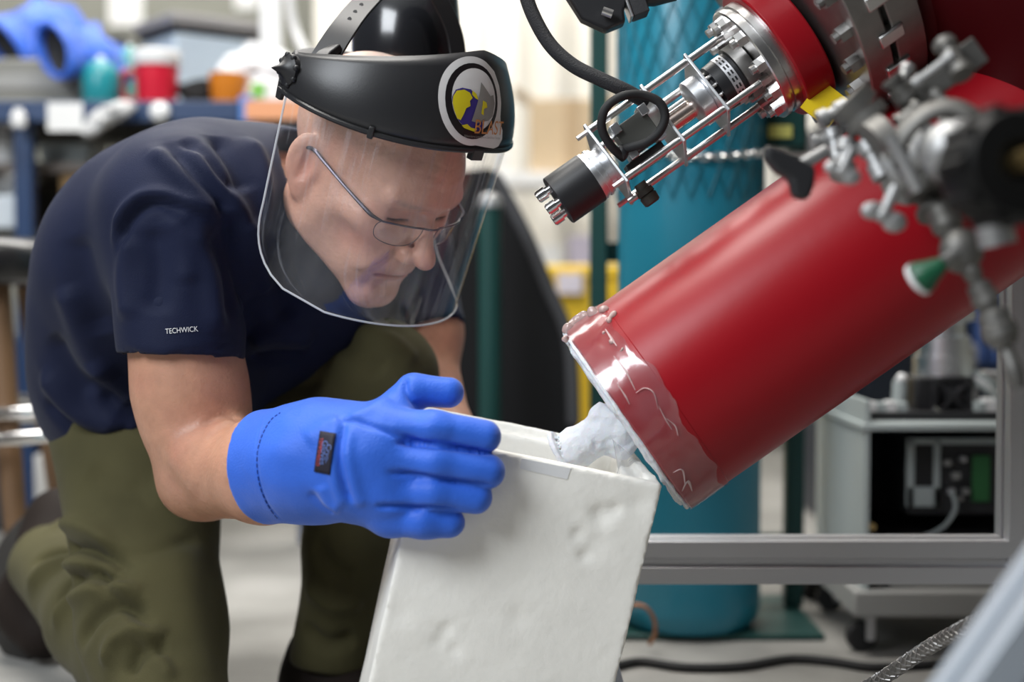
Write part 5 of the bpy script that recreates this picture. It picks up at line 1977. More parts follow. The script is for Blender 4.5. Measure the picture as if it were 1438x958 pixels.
for (x, y) in ((cx0 + 0.02, cy0 + 0.03), (cx1 - 0.03, cy0 + 0.03), (cx0 + 0.03, cy1 - 0.03), (cx1 - 0.03, cy1 - 0.03)):
    cs = MB().cyl((x, y, czb - 0.006), (x, y, czb + 0.002), 0.020, n=20)
    cs.box((x - 0.004, y, czb - 0.022), (0.012, 0.03, 0.036))
    co = cs.obj('caster', M_ALUM, cart, bevel=0.002)
    MB().lathe((x - 0.014, y - 0.008, 0.021), (x - 0.014, y + 0.01, 0.021), [(0, 0.008), (0, 0.018), (0.003, 0.021), (0.015, 0.021), (0.018, 0.018), (0.018, 0.008)], n=24).obj('caster_wheel', M_RUBBER, co, angle=35)
# electronics in the open bay
elx = thing('control_unit', 'grey electronics unit with dark screen and wiring inside the cart', 'electronics', (P(1320, 740, 2.0)[0], P(1320, 740, 2.0)[1], czm + 0.005))
ey0 = cy0 + 0.06


def at_y(px, py, Y):
    # point on the vertical plane y = Y
    dr = P(px, py, 1) - CPOS
    return CPOS + dr * (Y / dr[1])


def plate(name, x0, y0, x1, y1, Y, th, m_, par, bev=0.001):
    a, b = at_y(x0, y0, Y), at_y(x1, y1, Y)
    return MB().box(((a[0] + b[0]) / 2, Y + th / 2, (a[2] + b[2]) / 2), (abs(b[0] - a[0]), th, abs(a[2] - b[2]))).obj(name, m_, par, bevel=bev)


plate('unit_body', 1276, 618, 1400, 722, ey0 + 0.004, 0.12, M_BLACKM, elx)
for r_ in ((1274, 618, 1284, 712), (1312, 618, 1320, 712), (1274, 684, 1320, 712), (1274, 616, 1400, 624)):
    plate('frame_bar', *r_, ey0 - 0.004, 0.006, M_CART, elx)
plate('dark_screen', 1285, 624, 1311, 684, ey0 - 0.001, 0.004, M_RUBBER, elx)
plate('circuit_board', 1366, 640, 1390, 705, ey0 - 0.003, 0.004, mat('green_board', (0.03, 0.16, 0.05), 0.5), elx)
for (x, y, s) in ((1330, 650, 8), (1342, 668, 10), (1352, 645, 7), (1335, 690, 9), (1356, 690, 8), (1348, 700, 6)):
    q = at_y(x, y, ey0 - 0.006)
    MB().box(q, (s * 0.001, 0.012, s * 0.0009)).obj('component', M_ALUM if s % 2 else M_CARTG, elx, bevel=0.0006)
MB().tube([at_y(1336, 690, ey0 - 0.01), at_y(1342, 712, ey0 - 0.02), at_y(1330, 735, ey0 - 0.02), at_y(1312, 748, ey0 - 0.01), at_y(1300, 752, ey0)], 0.003, n=8).obj('grey_lead', M_CART, elx)
sc_ = at_y(1222, 738, cy0 + 0.02)
MB().cyl(sc_, sc_ + np.array([0, -0.012, 0]), 0.005, n=14).obj('brass_screw', M_BRASS, elx)

# turbo pump on its tray
pd_ = 2.04
py_ = P(1300, 560, pd_)[1]
ztop = czt + 0.009
tray = thing('pump_tray', 'black edged tray with wiring on top of the equipment cart', 'tray', (P(1300, 590, pd_)[0], py_, ztop))
ta, tb = at_y(1214, 590, py_ - 0.07)[0], at_y(1440, 590, py_ - 0.07)[0]
MB().box(((ta + tb) / 2, py_, ztop + 0.004), (tb - ta, 0.20, 0.008)).obj('tray_base', M_BLACKM, tray, bevel=0.002)
MB().box(((ta + tb) / 2, py_ - 0.10, ztop + 0.006), (tb - ta, 0.006, 0.012)).obj('tray_edge', M_BLACK, tray, bevel=0.001)
for (x, y, s, m_) in ((1204, 572, 14, mat('orange_plastic', (0.65, 0.22, 0.04), 0.5)), (1222, 566, 12, M_WHITE), (1236, 572, 11, M_CART), (1250, 566, 13, M_WHITE), (1266, 576, 11, M_CART), (1388, 572, 16, M_WHITE), (1376, 580, 12, M_CART)):
    q = at_y(x, y, py_ - 0.06)
    q[2] = ztop + 0.008 + s * 0.0006
    MB().box(q, (s * 0.0011, 0.02, s * 0.0012)).obj('connector_block', m_, tray, bevel=0.001)
tp = thing('turbo_pump', 'silver turbo pump with black cooling fan standing on the pump tray', 'pump', (at_y(1322, 590, py_)[0], py_, ztop + 0.008))
pc = at_y(1325, 500, py_)
zt0 = at_y(1325, 527, py_)[2]
MB().lathe((pc[0], py_, zt0), (pc[0], py_, 9), [(0, 0.042), (0.028, 0.042), (0.0281, 0.038), (0.055, 0.037), (0.06, 0.030), (0.075, 0.029), (0.08, 0.045), (0.095, 0.045)], n=48).obj('pump_body', M_ALU, tp, angle=30)
zb0 = ztop + 0.008
MB().box((pc[0] - 0.012, py_, (zb0 + zt0) / 2), (0.075, 0.08, zt0 - zb0)).obj('pump_base', M_BLACK, tp, bevel=0.003)
fcn = at_y(1338, 557, py_ - 0.05)
fw = 54 * pd_ / F
fan = MB()
fan.box(fcn + np.array([0, 0.006, -fw / 2 + 0.003]), (fw, 0.016, 0.006)).box(fcn + np.array([0, 0.006, fw / 2 - 0.003]), (fw, 0.016, 0.006))
fan.box(fcn + np.array([-fw / 2 + 0.003, 0.006, 0]), (0.006, 0.016, fw - 0.012)).box(fcn + np.array([fw / 2 - 0.003, 0.006, 0]), (0.006, 0.016, fw - 0.012))
fo_ = fan.obj('fan_frame', M_BLACK, tp, bevel=0.0008)
MB().cyl(fcn + np.array([0, 0.0, 0]), fcn + np.array([0, 0.012, 0]), 0.009, n=24).obj('fan_hub', M_BLACKM, fo_)
for i in range(7):
    q = 2 * math.pi * i / 7
    r1 = np.array([math.cos(q), 0, math.sin(q)])
    t1 = np.array([-math.sin(q), 0.6, math.cos(q)])
    MB().box(fcn + r1 * 0.0155 + np.array([0, 0.007, 0]), (0.014, 0.0012, 0.010), (r1, np.cross(r1, nrm(t1)), nrm(t1))).obj('fan_blade', M_BLACKM, fo_)
for sx in (-1, 1):
    dv = nrm(np.array([sx, 0, 1.0]))
    MB().box(fcn + np.array([0, -0.003, 0]), (fw * 1.15, 0.002, 0.003), (dv, np.array([0, 1.0, 0]), np.cross(dv, (0, 1, 0)))).obj('fan_strut', M_BLACKM, fo_)
for s in ((1308, 574, 1322, 586), (1302, 580, 1312, 596)):
    a, b = at_y(s[0], s[1], py_ - 0.075), at_y(s[2], s[3], py_ - 0.075)
    MB().cyl(a, b, 0.0065, n=16).obj('chrome_coupling', M_CHROME, tp)
MB().cyl(at_y(1265, 535, py_ - 0.01), at_y(1262, 580, py_ - 0.01), 0.011, n=16).obj('side_port', M_CART, tp)
MB().ball(at_y(1266, 532, py_ - 0.015), 0.008).obj('white_cap', M_WHITE, tp)
for kq in range(3):
    MB().tube([at_y(1352, 520 + 6 * kq, py_), at_y(1372, 524 + 8 * kq, py_ - 0.02), at_y(1392, 540 + 8 * kq, py_ - 0.02), at_y(1402, 560 + 6 * kq, py_)], 0.0042, n=8).obj('white_hose', M_CART if kq != 1 else M_WHITE, tp)
MB().cyl(at_y(1378, 528, py_ - 0.01), at_y(1404, 530, py_ - 0.01), 0.009, n=14).obj('steel_coupling', M_STEEL, tp)

# ================================================================== background, right and centre
M_DCAB = mat('dark_navy_cabinet', (0.012, 0.017, 0.028), 0.5)
cab = thing('dark_cabinet', 'dark navy equipment cabinet behind the turbo pump', 'cabinet', (1.15, 2.95, 0))
MB().box((1.15, 3.05, 0.42), (1.0, 0.45, 0.84)).obj('cabinet_body', M_DCAB, cab, bevel=0.006)
for x in (0.92, 1.38):
    dr_ = MB().box((x, 2.818, 0.42), (0.44, 0.016, 0.76)).obj('cabinet_door', M_DCAB, cab, bevel=0.003)
    MB().box((x + (0.17 if x < 1.1 else -0.17), 2.802, 0.45), (0.012, 0.016, 0.10)).obj('door_handle', M_STEELD, dr_, bevel=0.002)
bj = thing('blue_cloth', 'blue cloth draped over the front of the dark cabinet', 'cloth', at_y(1378, 470, 2.78))
pts = []
for i in range(13):
    for j in range(9):
        a = at_y(1362 + 3.2 * i, 410 + 13 * j, 2.78)
        pts.append(a + np.array([0, 0.012 * math.sin(i * 1.1) - 0.014, 0]))
MB().add(pts, [(i * 9 + j, i * 9 + j + 1, (i + 1) * 9 + j + 1, (i + 1) * 9 + j) for i in range(12) for j in range(8)]).obj('cloth_folds', mat('blue_cloth', (0.05, 0.10, 0.28), 0.8), bj, True, 180, solid=0.003)
wsd = MB().lathe(at_y(1356, 492, 2.7) * np.array([1, 1, 0]) + np.array([0, 0, 0.0]), (at_y(1356, 492, 2.7)[0], 2.7, 9),
                 [(0, 0.02), (0.30, 0.02), (0.31, 0.016), (0.345, 0.016), (0.35, 0.022), (0.385, 0.022), (0.39, 0.012)], n=20)
wso = wsd.obj('pipe_stand', M_ALUM)
tag(wso, 'pale metal pipe stand with round cap beside the turbo pump', 'stand')

# black leaning board with a dark teal post in front
lb2 = thing('leaning_board', 'large black board leaning behind the person near the teal post', 'board', at_y(720, 810, 2.52))
poly = [(560, 250), (686, 236), (702, 244), (742, 322), (776, 402), (808, 478), (812, 600), (816, 790), (560, 790)]
Yb = 2.50
pp = [at_y(x, y, Yb) for x, y in poly]
zmin = min(q[2] for q in pp)
for q in pp:
    if q[2] < 0.05:
        q[2] = 0.002
o2 = np.array([0, Yb, 0])
MB().prism([(q[0], q[2]) for q in pp], 0, -0.03, o2, ((1, 0, 0), (0, 0, 1), (0, -1, 0))).obj('board_face', mat('black_board', (0.010, 0.010, 0.011), 0.8, spec=0.2), lb2, False, bevel=0.004)
ed = [at_y(x, y, Yb - 0.004) for x, y in ((696, 250), (738, 328), (770, 405), (800, 480), (806, 596))]
MB().tube(ed, 0.012, n=10, sub=5, hint=(0, 1, 0), flat=0.6).obj('edge_piping', mat('dark_grey_trim', (0.05, 0.05, 0.055), 0.6), lb2)
tpst = at_y(688, 440, 2.36)
ts = thing('teal_post', 'dark teal round post with pale cap in front of the black board', 'post', (tpst[0], tpst[1], 0))
zt_ = at_y(688, 292, 2.36)[2]
MB().cyl((tpst[0], tpst[1], 0.0), (tpst[0], tpst[1], zt_), 0.019, n=24).obj('post_tube', M_DGREEN, ts)
MB().lathe((tpst[0], tpst[1], zt_), (tpst[0], tpst[1], 9), [(0, 0.021), (0.014, 0.021), (0.022, 0.014), (0.026, 0.004)], n=24).obj('post_cap', M_CASTL, ts, angle=60)
MB().cyl((tpst[0], tpst[1], 0.0), (tpst[0], tpst[1], 0.01), 0.07, n=28).obj('post_foot', M_DGREEN, ts)

# yellow bin
yb = thing('yellow_bin', 'yellow plastic bin with pale label behind the gas cylinder', 'bin', at_y(820, 480, 3.1) * np.array([1, 1, 0]))
a, b = at_y(762, 372, 3.1), at_y(892, 560, 3.1)
zt_ = a[2]
xc_, hw = (a[0] + b[0]) / 2, (b[0] - a[0]) / 2


def frust(cx, cy, z0, z1, w0_, d0_, w1_, d1_):
    v = [(cx + sx * w, cy + sy * d, z) for (w, d, z) in ((w0_ / 2, d0_ / 2, z0), (w1_ / 2, d1_ / 2, z1)) for (sx, sy) in ((-1, -1), (1, -1), (1, 1), (-1, 1))]
    f = [(3, 2, 1, 0), (4, 5, 6, 7)] + [(i, (i + 1) % 4, 4 + (i + 1) % 4, 4 + i) for i in range(4)]
    return MB().add(v, f)


frust(xc_, 3.2, 0.0, zt_ - 0.03, hw * 1.7, 0.17, hw * 2, 0.2).obj('bin_body', M_YELLOW, yb, False, bevel=0.008)
MB().box((xc_, 3.2, zt_ - 0.015), (hw * 2.08, 0.215, 0.03)).obj('bin_lid', M_YELLOW, yb, False, bevel=0.008)
q = at_y(800, 398, 3.085)
MB().box(q, (0.055, 0.01, 0.045)).obj('bin_label', mat('pale_lilac_paper', (0.70, 0.64, 0.70), 0.7), yb)

# white rack with cardboard box
rk = thing('white_rack', 'white shelving rack against the pale back wall', 'shelf', at_y(790, 400, 3.75) * np.array([1, 1, 0]))
rx0, rx1 = at_y(700, 250, 3.7)[0], at_y(960, 250, 3.7)[0]
zs = at_y(790, 262, 3.7)[2]
for z in (zs + 0.02, 0.34, 1.45):
    MB().box(((rx0 + rx1) / 2, 3.87, z), (rx1 - rx0, 0.34, 0.035)).obj('shelf_board', M_WHITE, rk, bevel=0.003)
for x in (rx0 + 0.01, rx1 - 0.01):
    for y in (3.72, 4.02):
        MB().box((x, y, 0.9), (0.022, 0.022, 1.8)).obj('rack_post', M_WHITE, rk, bevel=0.002)
cbx = thing('cardboard_box', 'tan cardboard box standing on the white rack', 'box', at_y(800, 244, 3.75))
a, b = at_y(744, 138, 3.74), at_y(862, 244, 3.74)
zs2 = zs + 0.0376
ch = a[2] - zs2
MB().box(((a[0] + b[0]) / 2, 3.86, zs2 + ch / 2), (b[0] - a[0], 0.22, ch)).obj('carton', M_TANL, cbx, bevel=0.003)
MB().box(((a[0] + b[0]) / 2, 3.747, zs2 + ch / 2), (0.035, 0.003, ch)).obj('packing_tape', mat('brown_tape', (0.50, 0.36, 0.22), 0.4), cbx)
for (sx, an) in ((-1, 0.5), (1, 0.45)):
    MB().box(((a[0] + b[0]) / 2 + sx * ((b[0] - a[0]) / 2 + 0.018), 3.86, zs2 + ch + 0.018), (0.06, 0.20, 0.004), (nrm((sx * 0.8, 0, an)), (0, 1, 0), nrm((-an * sx, 0, 0.8)))).obj('carton_flap', M_TANL, cbx)
for (x0, x1, y0, m_, nm, lb3) in ((742, 790, 345, M_PAPER, 'white_carton', 'small white carton on the lowest rack shelf'), (800, 850, 330, mat('lilac_plastic', (0.55, 0.50, 0.60), 0.5), 'storage_tub', 'lilac storage tub on the lowest rack shelf')):
    a, b = at_y(x0, y0, 3.74), at_y(x1, y0, 3.74)
    h_ = a[2] - 0.358
    o_ = frust((a[0] + b[0]) / 2, 3.86, 0.358, 0.358 + h_, (b[0] - a[0]) * 0.94, 0.17, b[0] - a[0], 0.18).obj(nm, m_, None, False, bevel=0.004)
    tag(o_, lb3, 'box')

# pale curtain hanging in front of the back wall
cu = MB()
pts = []
nx_ = 90
for i in range(nx_ + 1):
    x = -0.60 + 1.75 * i / nx_
    for j in range(7):
        z = 0.02 + 2.6 * j / 6
        pts.append((x, 4.36 + 0.03 * math.sin(i * 0.95) + 0.012 * math.sin(i * 2.3 + j * 0.4), z))
cu.add(pts, [(i * 7 + j, (i + 1) * 7 + j, (i + 1) * 7 + j + 1, i * 7 + j + 1) for i in range(nx_) for j in range(6)])
co_ = thing('curtain', 'pale cream curtain hanging in folds along the back wall', 'curtain', (0.2, 4.36, 0.02))
cu.obj('curtain_cloth', mat('cream_cloth', (0.86, 0.83, 0.76), 0.8), co_, True, 180, solid=0.003)
MB().cyl((-0.62, 4.36, 2.63), (1.17, 4.36, 2.63), 0.014, n=14).obj('curtain_rail', M_ALUM, co_)

# ================================================================== workbench on the left
BY = 2.72
zt_ = at_y(200, 143, BY)[2]
bx0, bx1 = at_y(-260, 143, BY)[0], at_y(446, 143, BY)[0]
bench = thing('workbench', 'workbench with dark blue front rail behind the kneeling person', 'workbench', ((bx0 + bx1) / 2, BY + 0.35, 0))
M_BLUE = mat('dark_blue_paint', (0.010, 0.035, 0.105), 0.4)
M_BTOP = mat('bench_top', (0.22, 0.20, 0.18), 0.6)
rh = (172 - 143) * BY / F
MB().box(((bx0 + bx1) / 2, BY + 0.36, zt_ - 0.012), (bx1 - bx0, 0.68, 0.022)).obj('bench_top', M_BTOP, bench, bevel=0.002)
xr = at_y(338, 143, BY)[0]
MB().box(((bx0 + xr) / 2, BY, zt_ - rh / 2), (xr - bx0, 0.03, rh)).obj('front_rail', M_BLUE, bench, bevel=0.003)
MB().box((xr + 0.013, BY, zt_ - rh / 2 + 0.004), (0.026, 0.034, rh + 0.012)).obj('rail_end_cap', mat('light_blue_plastic', (0.10, 0.24, 0.60), 0.5), bench, bevel=0.003)
for px, yy in ((36, BY + 0.02), (-240, BY + 0.02), (430, BY + 0.02), (36, BY + 0.62), (430, BY + 0.62)):
    x = at_y(px, 250, yy)[0]
    MB().box((x, yy, (zt_ - 0.024) / 2), (0.034, 0.034, zt_ - 0.024)).obj('bench_leg', M_BLUE, bench, bevel=0.003)
z1 = at_y(150, 236, BY + 0.1)[2]
MB().box(((bx0 + bx1) / 2, BY + 0.36, z1), (bx1 - bx0 - 0.06, 0.56, 0.02)).obj('upper_shelf', mat('grey_brown_board', (0.19, 0.16, 0.14), 0.7), bench, bevel=0.002)
z2 = at_y(150, 330, BY + 0.1)[2]
MB().box(((bx0 + bx1) / 2, BY + 0.36, z2), (bx1 - bx0 - 0.06, 0.56, 0.02)).obj('lower_shelf', mat('olive_grey_board', (0.15, 0.14, 0.11), 0.7), bench, bevel=0.002)
MB().box(((bx0 + bx1) / 2, BY + 0.66, (z1 + z2) / 2), (bx1 - bx0 - 0.06, 0.012, z1 - z2 + 0.1)).obj('back_board', mat('olive_back_board', (0.20, 0.19, 0.15), 0.8), bench)


def on(px, Y, z):
    q = at_y(px, 200, Y)
    return np.array([q[0], Y, z])


def pxm(n, Y):
    return n * Y / F


# red mug with white lid
Y = BY + 0.10
c = on(221, Y, zt_)
mh = at_y(221, 72, Y)[2] - zt_
mr = pxm(31, Y)
mug = thing('travel_mug', 'red mug with broad white lid on the workbench', 'mug', c)
MB().lathe(c, c + np.array([0, 0, 1]), [(0, mr * 0.82), (0.004, mr * 0.86), (mh * 0.74, mr * 0.98)], n=40).obj('mug_body', mat('red_plastic', (0.62, 0.015, 0.04), 0.35), mug, angle=35)
MB().lathe(c + np.array([0, 0, mh * 0.74]), c + np.array([0, 0, 1]), [(0, mr * 1.04), (mh * 0.04, mr * 1.08), (mh * 0.22, mr * 1.08), (mh * 0.26, mr * 1.0)], n=40).obj('mug_lid', M_WHITE, mug, angle=35)
MB().tube([c + np.array([-mr * 0.88, 0, mh * 0.62]), c + np.array([-mr * 1.45, 0, mh * 0.60]), c + np.array([-mr * 1.62, 0, mh * 0.38]), c + np.array([-mr * 1.42, 0, mh * 0.14]), c + np.array([-mr * 0.86, 0, mh * 0.12])], 0.009, n=10, hint=(0, 1, 0), flat=1.3).obj('mug_handle', mat('dull_red_plastic', (0.36, 0.04, 0.04), 0.45), mug)
# orange cup
Y = BY + 0.09
c = on(321, Y, zt_)
ch = at_y(321, 104, Y)[2] - zt_
cr = pxm(26, Y)
cup = thing('orange_cup', 'small orange cup on the workbench beside the plastic bag', 'cup', c)
MB().lathe(c, c + np.array([0, 0, 1]), [(0, cr * 0.78), (0.004, cr * 0.86), (ch * 0.85, cr), (ch, cr * 1.02), (ch, cr * 0.93), (ch * 0.12, cr * 0.74)], n=36).obj('cup_body', mat('orange_glaze', (0.62, 0.20, 0.015), 0.35), cup, angle=35)
MB().tube([c + np.array([cr * 0.9, 0, ch * 0.8]), c + np.array([cr * 1.35, 0.02, ch * 0.62]), c + np.array([cr * 0.85, 0, ch * 0.25])], 0.005, n=8).obj('cup_handle', MATS['orange_glaze'], cup)
# teal cups
for (px, r_, top, Y, lbl) in ((143, 26, 84, BY + 0.08, 'teal rounded cup beside the handle of the red mug'), (184, 20, 66, BY + 0.24, 'pale teal jar behind the red mug')):
    c = on(px, Y, zt_)
    h_ = at_y(px, top, Y)[2] - zt_
    r2 = pxm(r_, Y)
    tcp = thing('teal_cup', lbl, 'cup', c)
    MB().lathe(c, c + np.array([0, 0, 1]), [(0, r2 * 0.8), (h_ * 0.1, r2), (h_ * 0.6, r2), (h_ * 0.82, r2 * 0.86), (h_ * 0.94, r2 * 0.55), (h_, r2 * 0.2)], n=32).obj('cup_body', mat('teal_glaze', (0.02, 0.26, 0.30), 0.3) if top > 70 else mat('pale_teal_glaze', (0.10, 0.34, 0.30), 0.4), tcp, angle=60)
    MB().ball(c + np.array([0, 0, h_]), (r2 * 0.25, r2 * 0.25, r2 * 0.2)).obj('cup_knob', M_WHITE, tcp)
# grey case under the spare gloves
Y = BY + 0.16
a, b = on(-60, Y, zt_), on(112, Y, zt_)
hc = at_y(0, 84, Y)[2] - zt_
cs = thing('instrument_case', 'low grey instrument case carrying the spare blue gloves', 'case', (a + b) / 2)
MB().box((a + b) / 2 + np.array([0, 0.10, hc / 2]), (b[0] - a[0], 0.24, hc)).obj('case_body', mat('case_grey', (0.22, 0.22, 0.20), 0.6), cs, bevel=0.006)
MB().box((a + b) / 2 + np.array([0, -0.022, hc * 0.55]), (b[0] - a[0] - 0.02, 0.006, hc * 0.3)).obj('front_strip', M_CARTG, cs, bevel=0.002)


# spare blue gloves
def spare_glove(lbl, open_c, tip, Y, r1, sq):
    oc = at_y(open_c[0], open_c[1], Y - 0.06)
    tp_ = at_y(tip[0], tip[1], Y + 0.12)
    ax_ = nrm(tp_ - oc)
    L = float(np.linalg.norm(tp_ - oc))
    sid = nrm(np.array([0.5, 0, -0.85]))
    sid = nrm(sid - ax_ * (sid @ ax_))
    oth = np.cross(ax_, sid)
    fr = np.array([ax_, sid, oth])

    def f(p):
        q = (p - oc) @ fr.T
        t = np.clip(q[:, 0] / L, 0, 1)
        e = np.sqrt((q[:, 1] / 1.0) ** 2 + (q[:, 2] / 0.62) ** 2) * 0.8
        d = e - (r1 * 0.8 * (1 - 0.35 * t))
        d = np.maximum(d, q[:, 0] - L * 0.62)
        hole = np.sqrt((q[:, 1]) ** 2 + (q[:, 2] / 0.62) ** 2) * 0.8 - (r1 * 0.8 - 0.0085)
        d = smax(d, -np.maximum(hole, q[:, 0] - L * 0.4), 0.002)
        d = smax(d, -q[:, 0], 0.002)
        hc_ = oc + ax_ * L * 0.62
        d = smin(d, sd_ell(p, hc_, (L * 0.28, r1 * 0.74, r1 * 0.5), fr), 0.03)
        for kq in range(4):
            b0 = hc_ + ax_ * L * 0.12 + sid * (kq - 1.5) * r1 * 0.36
            d = smin(d, sd_caps(p, b0, b0 + ax_ * L * 0.30 + np.array([0.01, 0, -0.02]), 0.017, 0.014), 0.008)
        th_ = hc_ - sid * r1 * 0.6
        d = smin(d, sd_caps(p, th_, th_ + ax_ * L * 0.16 - sid * 0.03, 0.018, 0.014), 0.012)
        return d + 0.0025 * vnoise(p * 22, 91)
    lo = np.minimum(oc, tp_) - 0.12
    hi = np.maximum(oc, tp_) + 0.12
    v, fc_ = sdf_mesh(f, lo, hi, 0.0042, B=16)
    g = thing('spare_glove', lbl, 'glove', (oc + tp_) / 2 - np.array([0, 0, 0.05]), None)
    mesh_obj('glove_shell', v, fc_, M_GLOVE, g, True, 180)
    n = 28
    rim = [oc + ax_ * 0.02 + (r1 - 0.009) * math.cos(2 * math.pi * i / n) * sid + (r1 - 0.009) * 0.62 * math.sin(2 * math.pi * i / n) * oth for i in range(n)]
    MB().add(rim + [oc + ax_ * 0.06], [(i, (i + 1) % n, n) for i in range(n)]).obj('dark_cuff_cone', M_RUBBER, g, True, 180)  # black cone closing off the cuff opening
    return g


spare_glove('blue glove with its dark open cuff tilted beside the teal cup', (72, 70), (172, 84), BY + 0.12, pxm(46, BY), True)
spare_glove('blue glove lying under the other on the grey case', (2, 66), (104, 24), BY + 0.24, pxm(48, BY), False)

# storage bin with lid, corner towards the room
Y = BY + 0.42
c = on(282, Y, zt_)
bh = at_y(282, 28, Y - 0.1)[2] - zt_
sb = thing('storage_bin', 'pale blue storage bin with raised dark lid at the back of the workbench', 'bin', c)
rz = math.radians(38)
ax3 = (np.array([math.cos(rz), math.sin(rz), 0]), np.array([-math.sin(rz), math.cos(rz), 0]), np.array([0, 0, 1.0]))
MB().box(c + np.array([0, 0, bh * 0.43]), (0.20, 0.18, bh * 0.86), ax3).obj('bin_body', mat('pale_blue_plastic', (0.46, 0.54, 0.62), 0.5), sb, bevel=0.008)
MB().box(c + np.array([0, 0, bh * 0.90]), (0.205, 0.185, bh * 0.06), ax3).obj('lid_gap_shade', M_BLACKM, sb)  # black slab standing in for the shade under the raised lid
MB().box(c + np.array([0, 0, bh * 0.99]), (0.225, 0.205, bh * 0.12), ax3).obj('bin_lid', mat('grey_lid', (0.26, 0.25, 0.25), 0.5), sb, bevel=0.005)
Y2 = BY + 0.34
c = on(150, Y2 + 0.16, zt_)
h_ = at_y(205, 46, Y2)[2] - zt_
gb_ = thing('grey_crate', 'dark grey crate standing beside the pale blue storage bin', 'crate', c)
MB().box(c + np.array([0, 0, h_ / 2]), (0.12, 0.12, h_)).obj('crate_body', mat('crate_grey', (0.13, 0.13, 0.14), 0.6), gb_, bevel=0.005)
MB().box(c + np.array([0, 0, h_ + 0.004]), (0.126, 0.126, 0.012)).obj('crate_lid', M_BLACKM, gb_, bevel=0.003)


# crumpled plastic bag
def lumps(cs_, k_, nz, sc, seed):
    def f(p):
        d = np.full(len(p), 9.0)
        for c_, r_ in cs_:
            d = smin(d, sd_ball(p, c_, r_), k_)
        return d + nz * vnoise(p * sc, seed) + nz * 0.6 * vnoise(p * sc * 2.3, seed + 1)
    return f


Y = BY + 0.2
cc_ = [(at_y(x, y, Y), r_) for x, y, r_ in ((330, 98, .035), (360, 92, .042), (395, 105, .042), (415, 128, .034), (345, 128, .03), (385, 135, .035))]
cen_ = np.mean([q for q, _ in cc_], 0)
v_, f_ = sdf_mesh(lumps(cc_, 0.03, 0.022, 34, 101), cen_ - 0.13, cen_ + 0.13, 0.006, B=16)
v_[:, 2] = np.maximum(v_[:, 2], zt_ + 0.001)
pb_ = mesh_obj('plastic_bag', v_, f_, mat('white_film', (0.80, 0.81, 0.83), 0.35), None, True, 180)
tag(pb_, 'crumpled white plastic bag on the end of the workbench', 'bag')
# coil of black wire between red mug and orange cup
q0 = on(276, BY + 0.12, zt_ + 0.012)
coil = []
for i in range(60):
    a = i * 0.55
    coil.append(q0 + np.array([(0.030 + 0.006 * math.sin(i)) * math.cos(a), 0.025 * math.sin(a), 0.018 + 0.016 * math.sin(i * 0.31) + 0.0002 * i]))
cl_ = MB().tube(coil, 0.0055, n=8, sub=2).obj('wire_coil', M_RUBBER)
tag(cl_, 'tangled coil of black wire between the red mug and the orange cup', 'wire')
# food packet
Y = BY + 0.03
a, b = at_y(352, 110, Y), at_y(432, 172, Y)
pk_ = thing('snack_packet', 'white packet with green and orange print at the end of the bench', 'packet', ((a[0] + b[0]) / 2, Y, zt_))
hh = at_y(390, 112, Y)[2] - zt_
MB().box(((a[0] + b[0]) / 2, Y + 0.02, zt_ + hh / 2), (b[0] - a[0], 0.05, hh)).obj('packet_body', M_WHITE, pk_, bevel=0.006)
MB().box(((a[0] * 0.86 + b[0] * 0.14), Y - 0.0062, zt_ + hh * 0.55), (0.026, 0.002, hh * 0.6)).obj('green_print', mat('print_green', (0.20, 0.50, 0.08), 0.6), pk_)
op = MB().box(((a[0] + b[0]) / 2, BY - 0.022, zt_ - 0.018), (b[0] - a[0], 0.012, 0.036)).obj('orange_wrapper', mat('pale_orange', (0.80, 0.36, 0.18), 0.6))
tag(op, 'pale orange wrapper hanging at the end of the blue rail', 'wrapper')
# white post and white cable
q = on(382, BY + 0.30, zt_)
wp = MB().box(q + np.array([0, 0, 0.35]), (pxm(28, BY + 0.3), 0.03, 0.70)).obj('white_post', M_WHITE, None, False, bevel=0.003)
tag(wp, 'square white post standing on the workbench', 'post')
wcb = MB().tube([at_y(404, -60, 2.86), at_y(407, 0, 2.86), at_y(414, 40, 2.86), at_y(428, 72, 2.84), at_y(446, 104, 2.82), on(462, 2.80, zt_ + 0.01)], 0.0085, n=10).obj('white_cable', M_WHITE)
tag(wcb, 'thick white cable curving down to the end of the workbench', 'cable')
# things stuck on or hanging from the blue rail
for (x0, y0, x1, y1, m_, nm, lbl) in ((66, 144, 116, 184, M_PAPER, 'paper_tag', 'white paper tag taped to the blue bench rail'),):
    a, b = at_y(x0, y0, BY - 0.02), at_y(x1, y1, BY - 0.02)
    o_ = MB().box(((a[0] + b[0]) / 2, BY - 0.0185, (a[2] + b[2]) / 2), (b[0] - a[0], 0.002, a[2] - b[2])).obj(nm, m_)
    tag(o_, lbl, 'paper')
q = at_y(26, 166, BY - 0.04)
o_ = MB().lathe(q - np.array([0, 0, 0.018]), q + np.array([0, 0, 1]), [(0, 0.010), (0.003, 0.014), (0.024, 0.014), (0.03, 0.009), (0.036, 0.009)], n=18).obj('white_bottle', M_WHITE, None, angle=35)
tag(o_, 'tiny white bottle clipped to the rail above the bench leg', 'bottle')
q = at_y(225, 158, BY - 0.017)
o_ = MB().lathe(q, q + np.array([0, -1, 0]), [(0, 0.019), (0.006, 0.019), (0.014, 0.013), (0.016, 0.005)], n=24).obj('round_magnet', M_WHITE, None, angle=60)
tag(o_, 'round white magnet on the blue rail under the red mug', 'magnet')
cc_ = [(at_y(x, y, BY - 0.04), r_) for x, y, r_ in ((126, 178, .014), (142, 168, .018), (160, 158, .018), (176, 150, .014))]
cen_ = np.mean([k for k, _ in cc_], 0)
